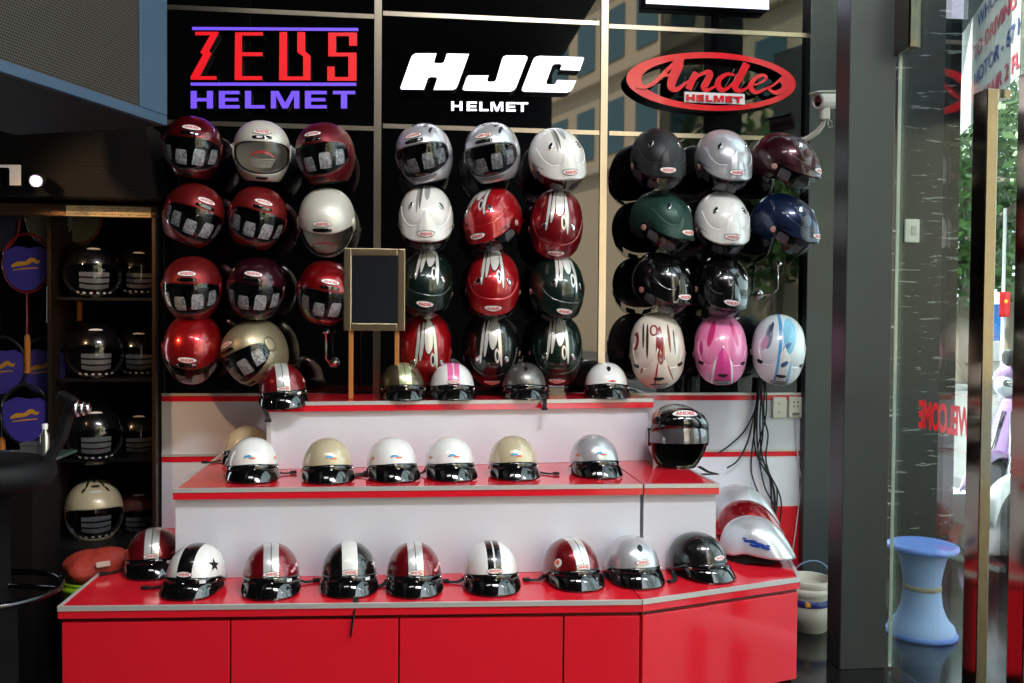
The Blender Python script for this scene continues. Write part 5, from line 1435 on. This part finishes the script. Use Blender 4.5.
# lime bucket with a red cloth heap
lb = PZ(92, 632, 0); lb = PY(96, 640, 3.66); lb.z = 0
zt3 = PY(96, 580, 3.66).z
q = thing('lime_bucket', 'lime green bucket behind the corner of the red plinth', 'bucket', lb)
m = MB(); m.lathe([(.09, 0), (.115, zt3), (.122, zt3+.012), (.112, zt3+.012), (.088, .02), (0, .02)], 30); m.build('body', mat('lime_plastic', (150, 190, 40), .45), q)
m = MB(); m.lathe([(.116, zt3-.03), (.124, zt3-.02), (.124, zt3-.01), (.116, zt3)], 30); m.build('rim', mat('lime_plastic', (150, 190, 40), .45), q)
rb = Vector((lb.x, lb.y, zt3+.013))
def lump(u, v):
    w = 2*PI*u; e = PI*(v-.5); k = 1+.12*math.sin(3*w+1)*math.cos(e)+.07*math.sin(7*w+4*v)
    return Vector((.125*math.cos(w)*math.cos(e)*k, .11*math.sin(w)*math.cos(e)*k, .048+.062*math.sin(e)*(1+.25*math.cos(w)*math.cos(e))+.012*math.cos(w*2)*math.cos(e)))
m = MB(); m.grid(36, 16, lump, True)
bg = thing('cloth_bag', 'crumpled orange-red bag lying on the lime bucket', 'bag', rb)
m.build('bag', mat('orange_red_cloth', (160, 46, 32), .7, bump=(26, .9)), bg)
v, f = full_tag(.06, .03); m = MB(); m.box((.06, -.10, .075), (.05, .004, .022), 0, .001, Matrix.Rotation(.5, 3, 'Z') @ Matrix.Rotation(-.6, 3, 'X')); m.build('white_patch', mat('dull_white_patch', (176, 150, 140), .7), bg)

# ------------------------------------------------------------------ light
W = bpy.data.worlds.new('sky'); S.world = W; W.use_nodes = True
bgn = W.node_tree.nodes['Background']
bgn.inputs[0].default_value = (.82, .92, 1.0, 1); bgn.inputs[1].default_value = 4.2
def sun(direction, strength, ang=1.0):
    l = bpy.data.lights.new('sun', 'SUN'); l.energy = strength; l.angle = D2R(ang); l.color = (1, .95, .86)
    o = bpy.data.objects.new('sun', l); COL.objects.link(o)
    o.rotation_euler = Vector(direction).to_track_quat('Z', 'Y').to_euler()
sun((-.28, .62, .72), 17)
def area(name, loc, target, size, power, col=(1, 1, 1), sy=None, spread=180):
    l = bpy.data.lights.new(name, 'AREA'); l.energy = power; l.color = col; l.size = size; l.spread = D2R(spread)
    if sy: l.shape = 'RECTANGLE'; l.size_y = sy
    o = bpy.data.objects.new(name, l); COL.objects.link(o); o.location = loc
    o.rotation_euler = (Vector(loc)-Vector(target)).to_track_quat('Z', 'Y').to_euler()
    return l
# sky portal of the shopfront opening (guides sampling, gives no light itself)
pl_ = area('shopfront_portal', (XG+.02, .2, 2.35), (0, .2, 2.35), 6.9, 10, sy=4.7); pl_.cycles.is_portal = True
# warm ceiling spots of the shop; the overhead area lights are added fill
def spot(loc, target, power, col, ang=70, r=.05):
    l = bpy.data.lights.new('ceiling_spot', 'SPOT'); l.energy = power; l.color = col; l.spot_size = D2R(ang); l.spot_blend = .6; l.shadow_soft_size = r
    o = bpy.data.objects.new('ceiling_spot', l); COL.objects.link(o); o.location = loc
    o.rotation_euler = (Vector(loc)-Vector(target)).to_track_quat('Z', 'Y').to_euler()
area('added_fill_light', (-.7, 1.3, 4.68), (-.7, 2.6, 0), 1.2, 18, (1, .97, .94), .5)  # added, unseen area light overhead, weak fill on this side
area('added_fill_light', (1.0, 1.1, 4.68), (1.0, 2.6, 0), 1.2, 190, (.98, .98, 1), .5)  # added, unseen area light that brightens the display from the front
spot((-2.0, 2.9, 2.3), (-.95, 4.15, 1.5), 62, (1, .60, .30), 50)
spot((-1.25, 2.0, 2.22), (-1.47, 4.25, 1.935), 300, (1, .78, .50), 9, .02)
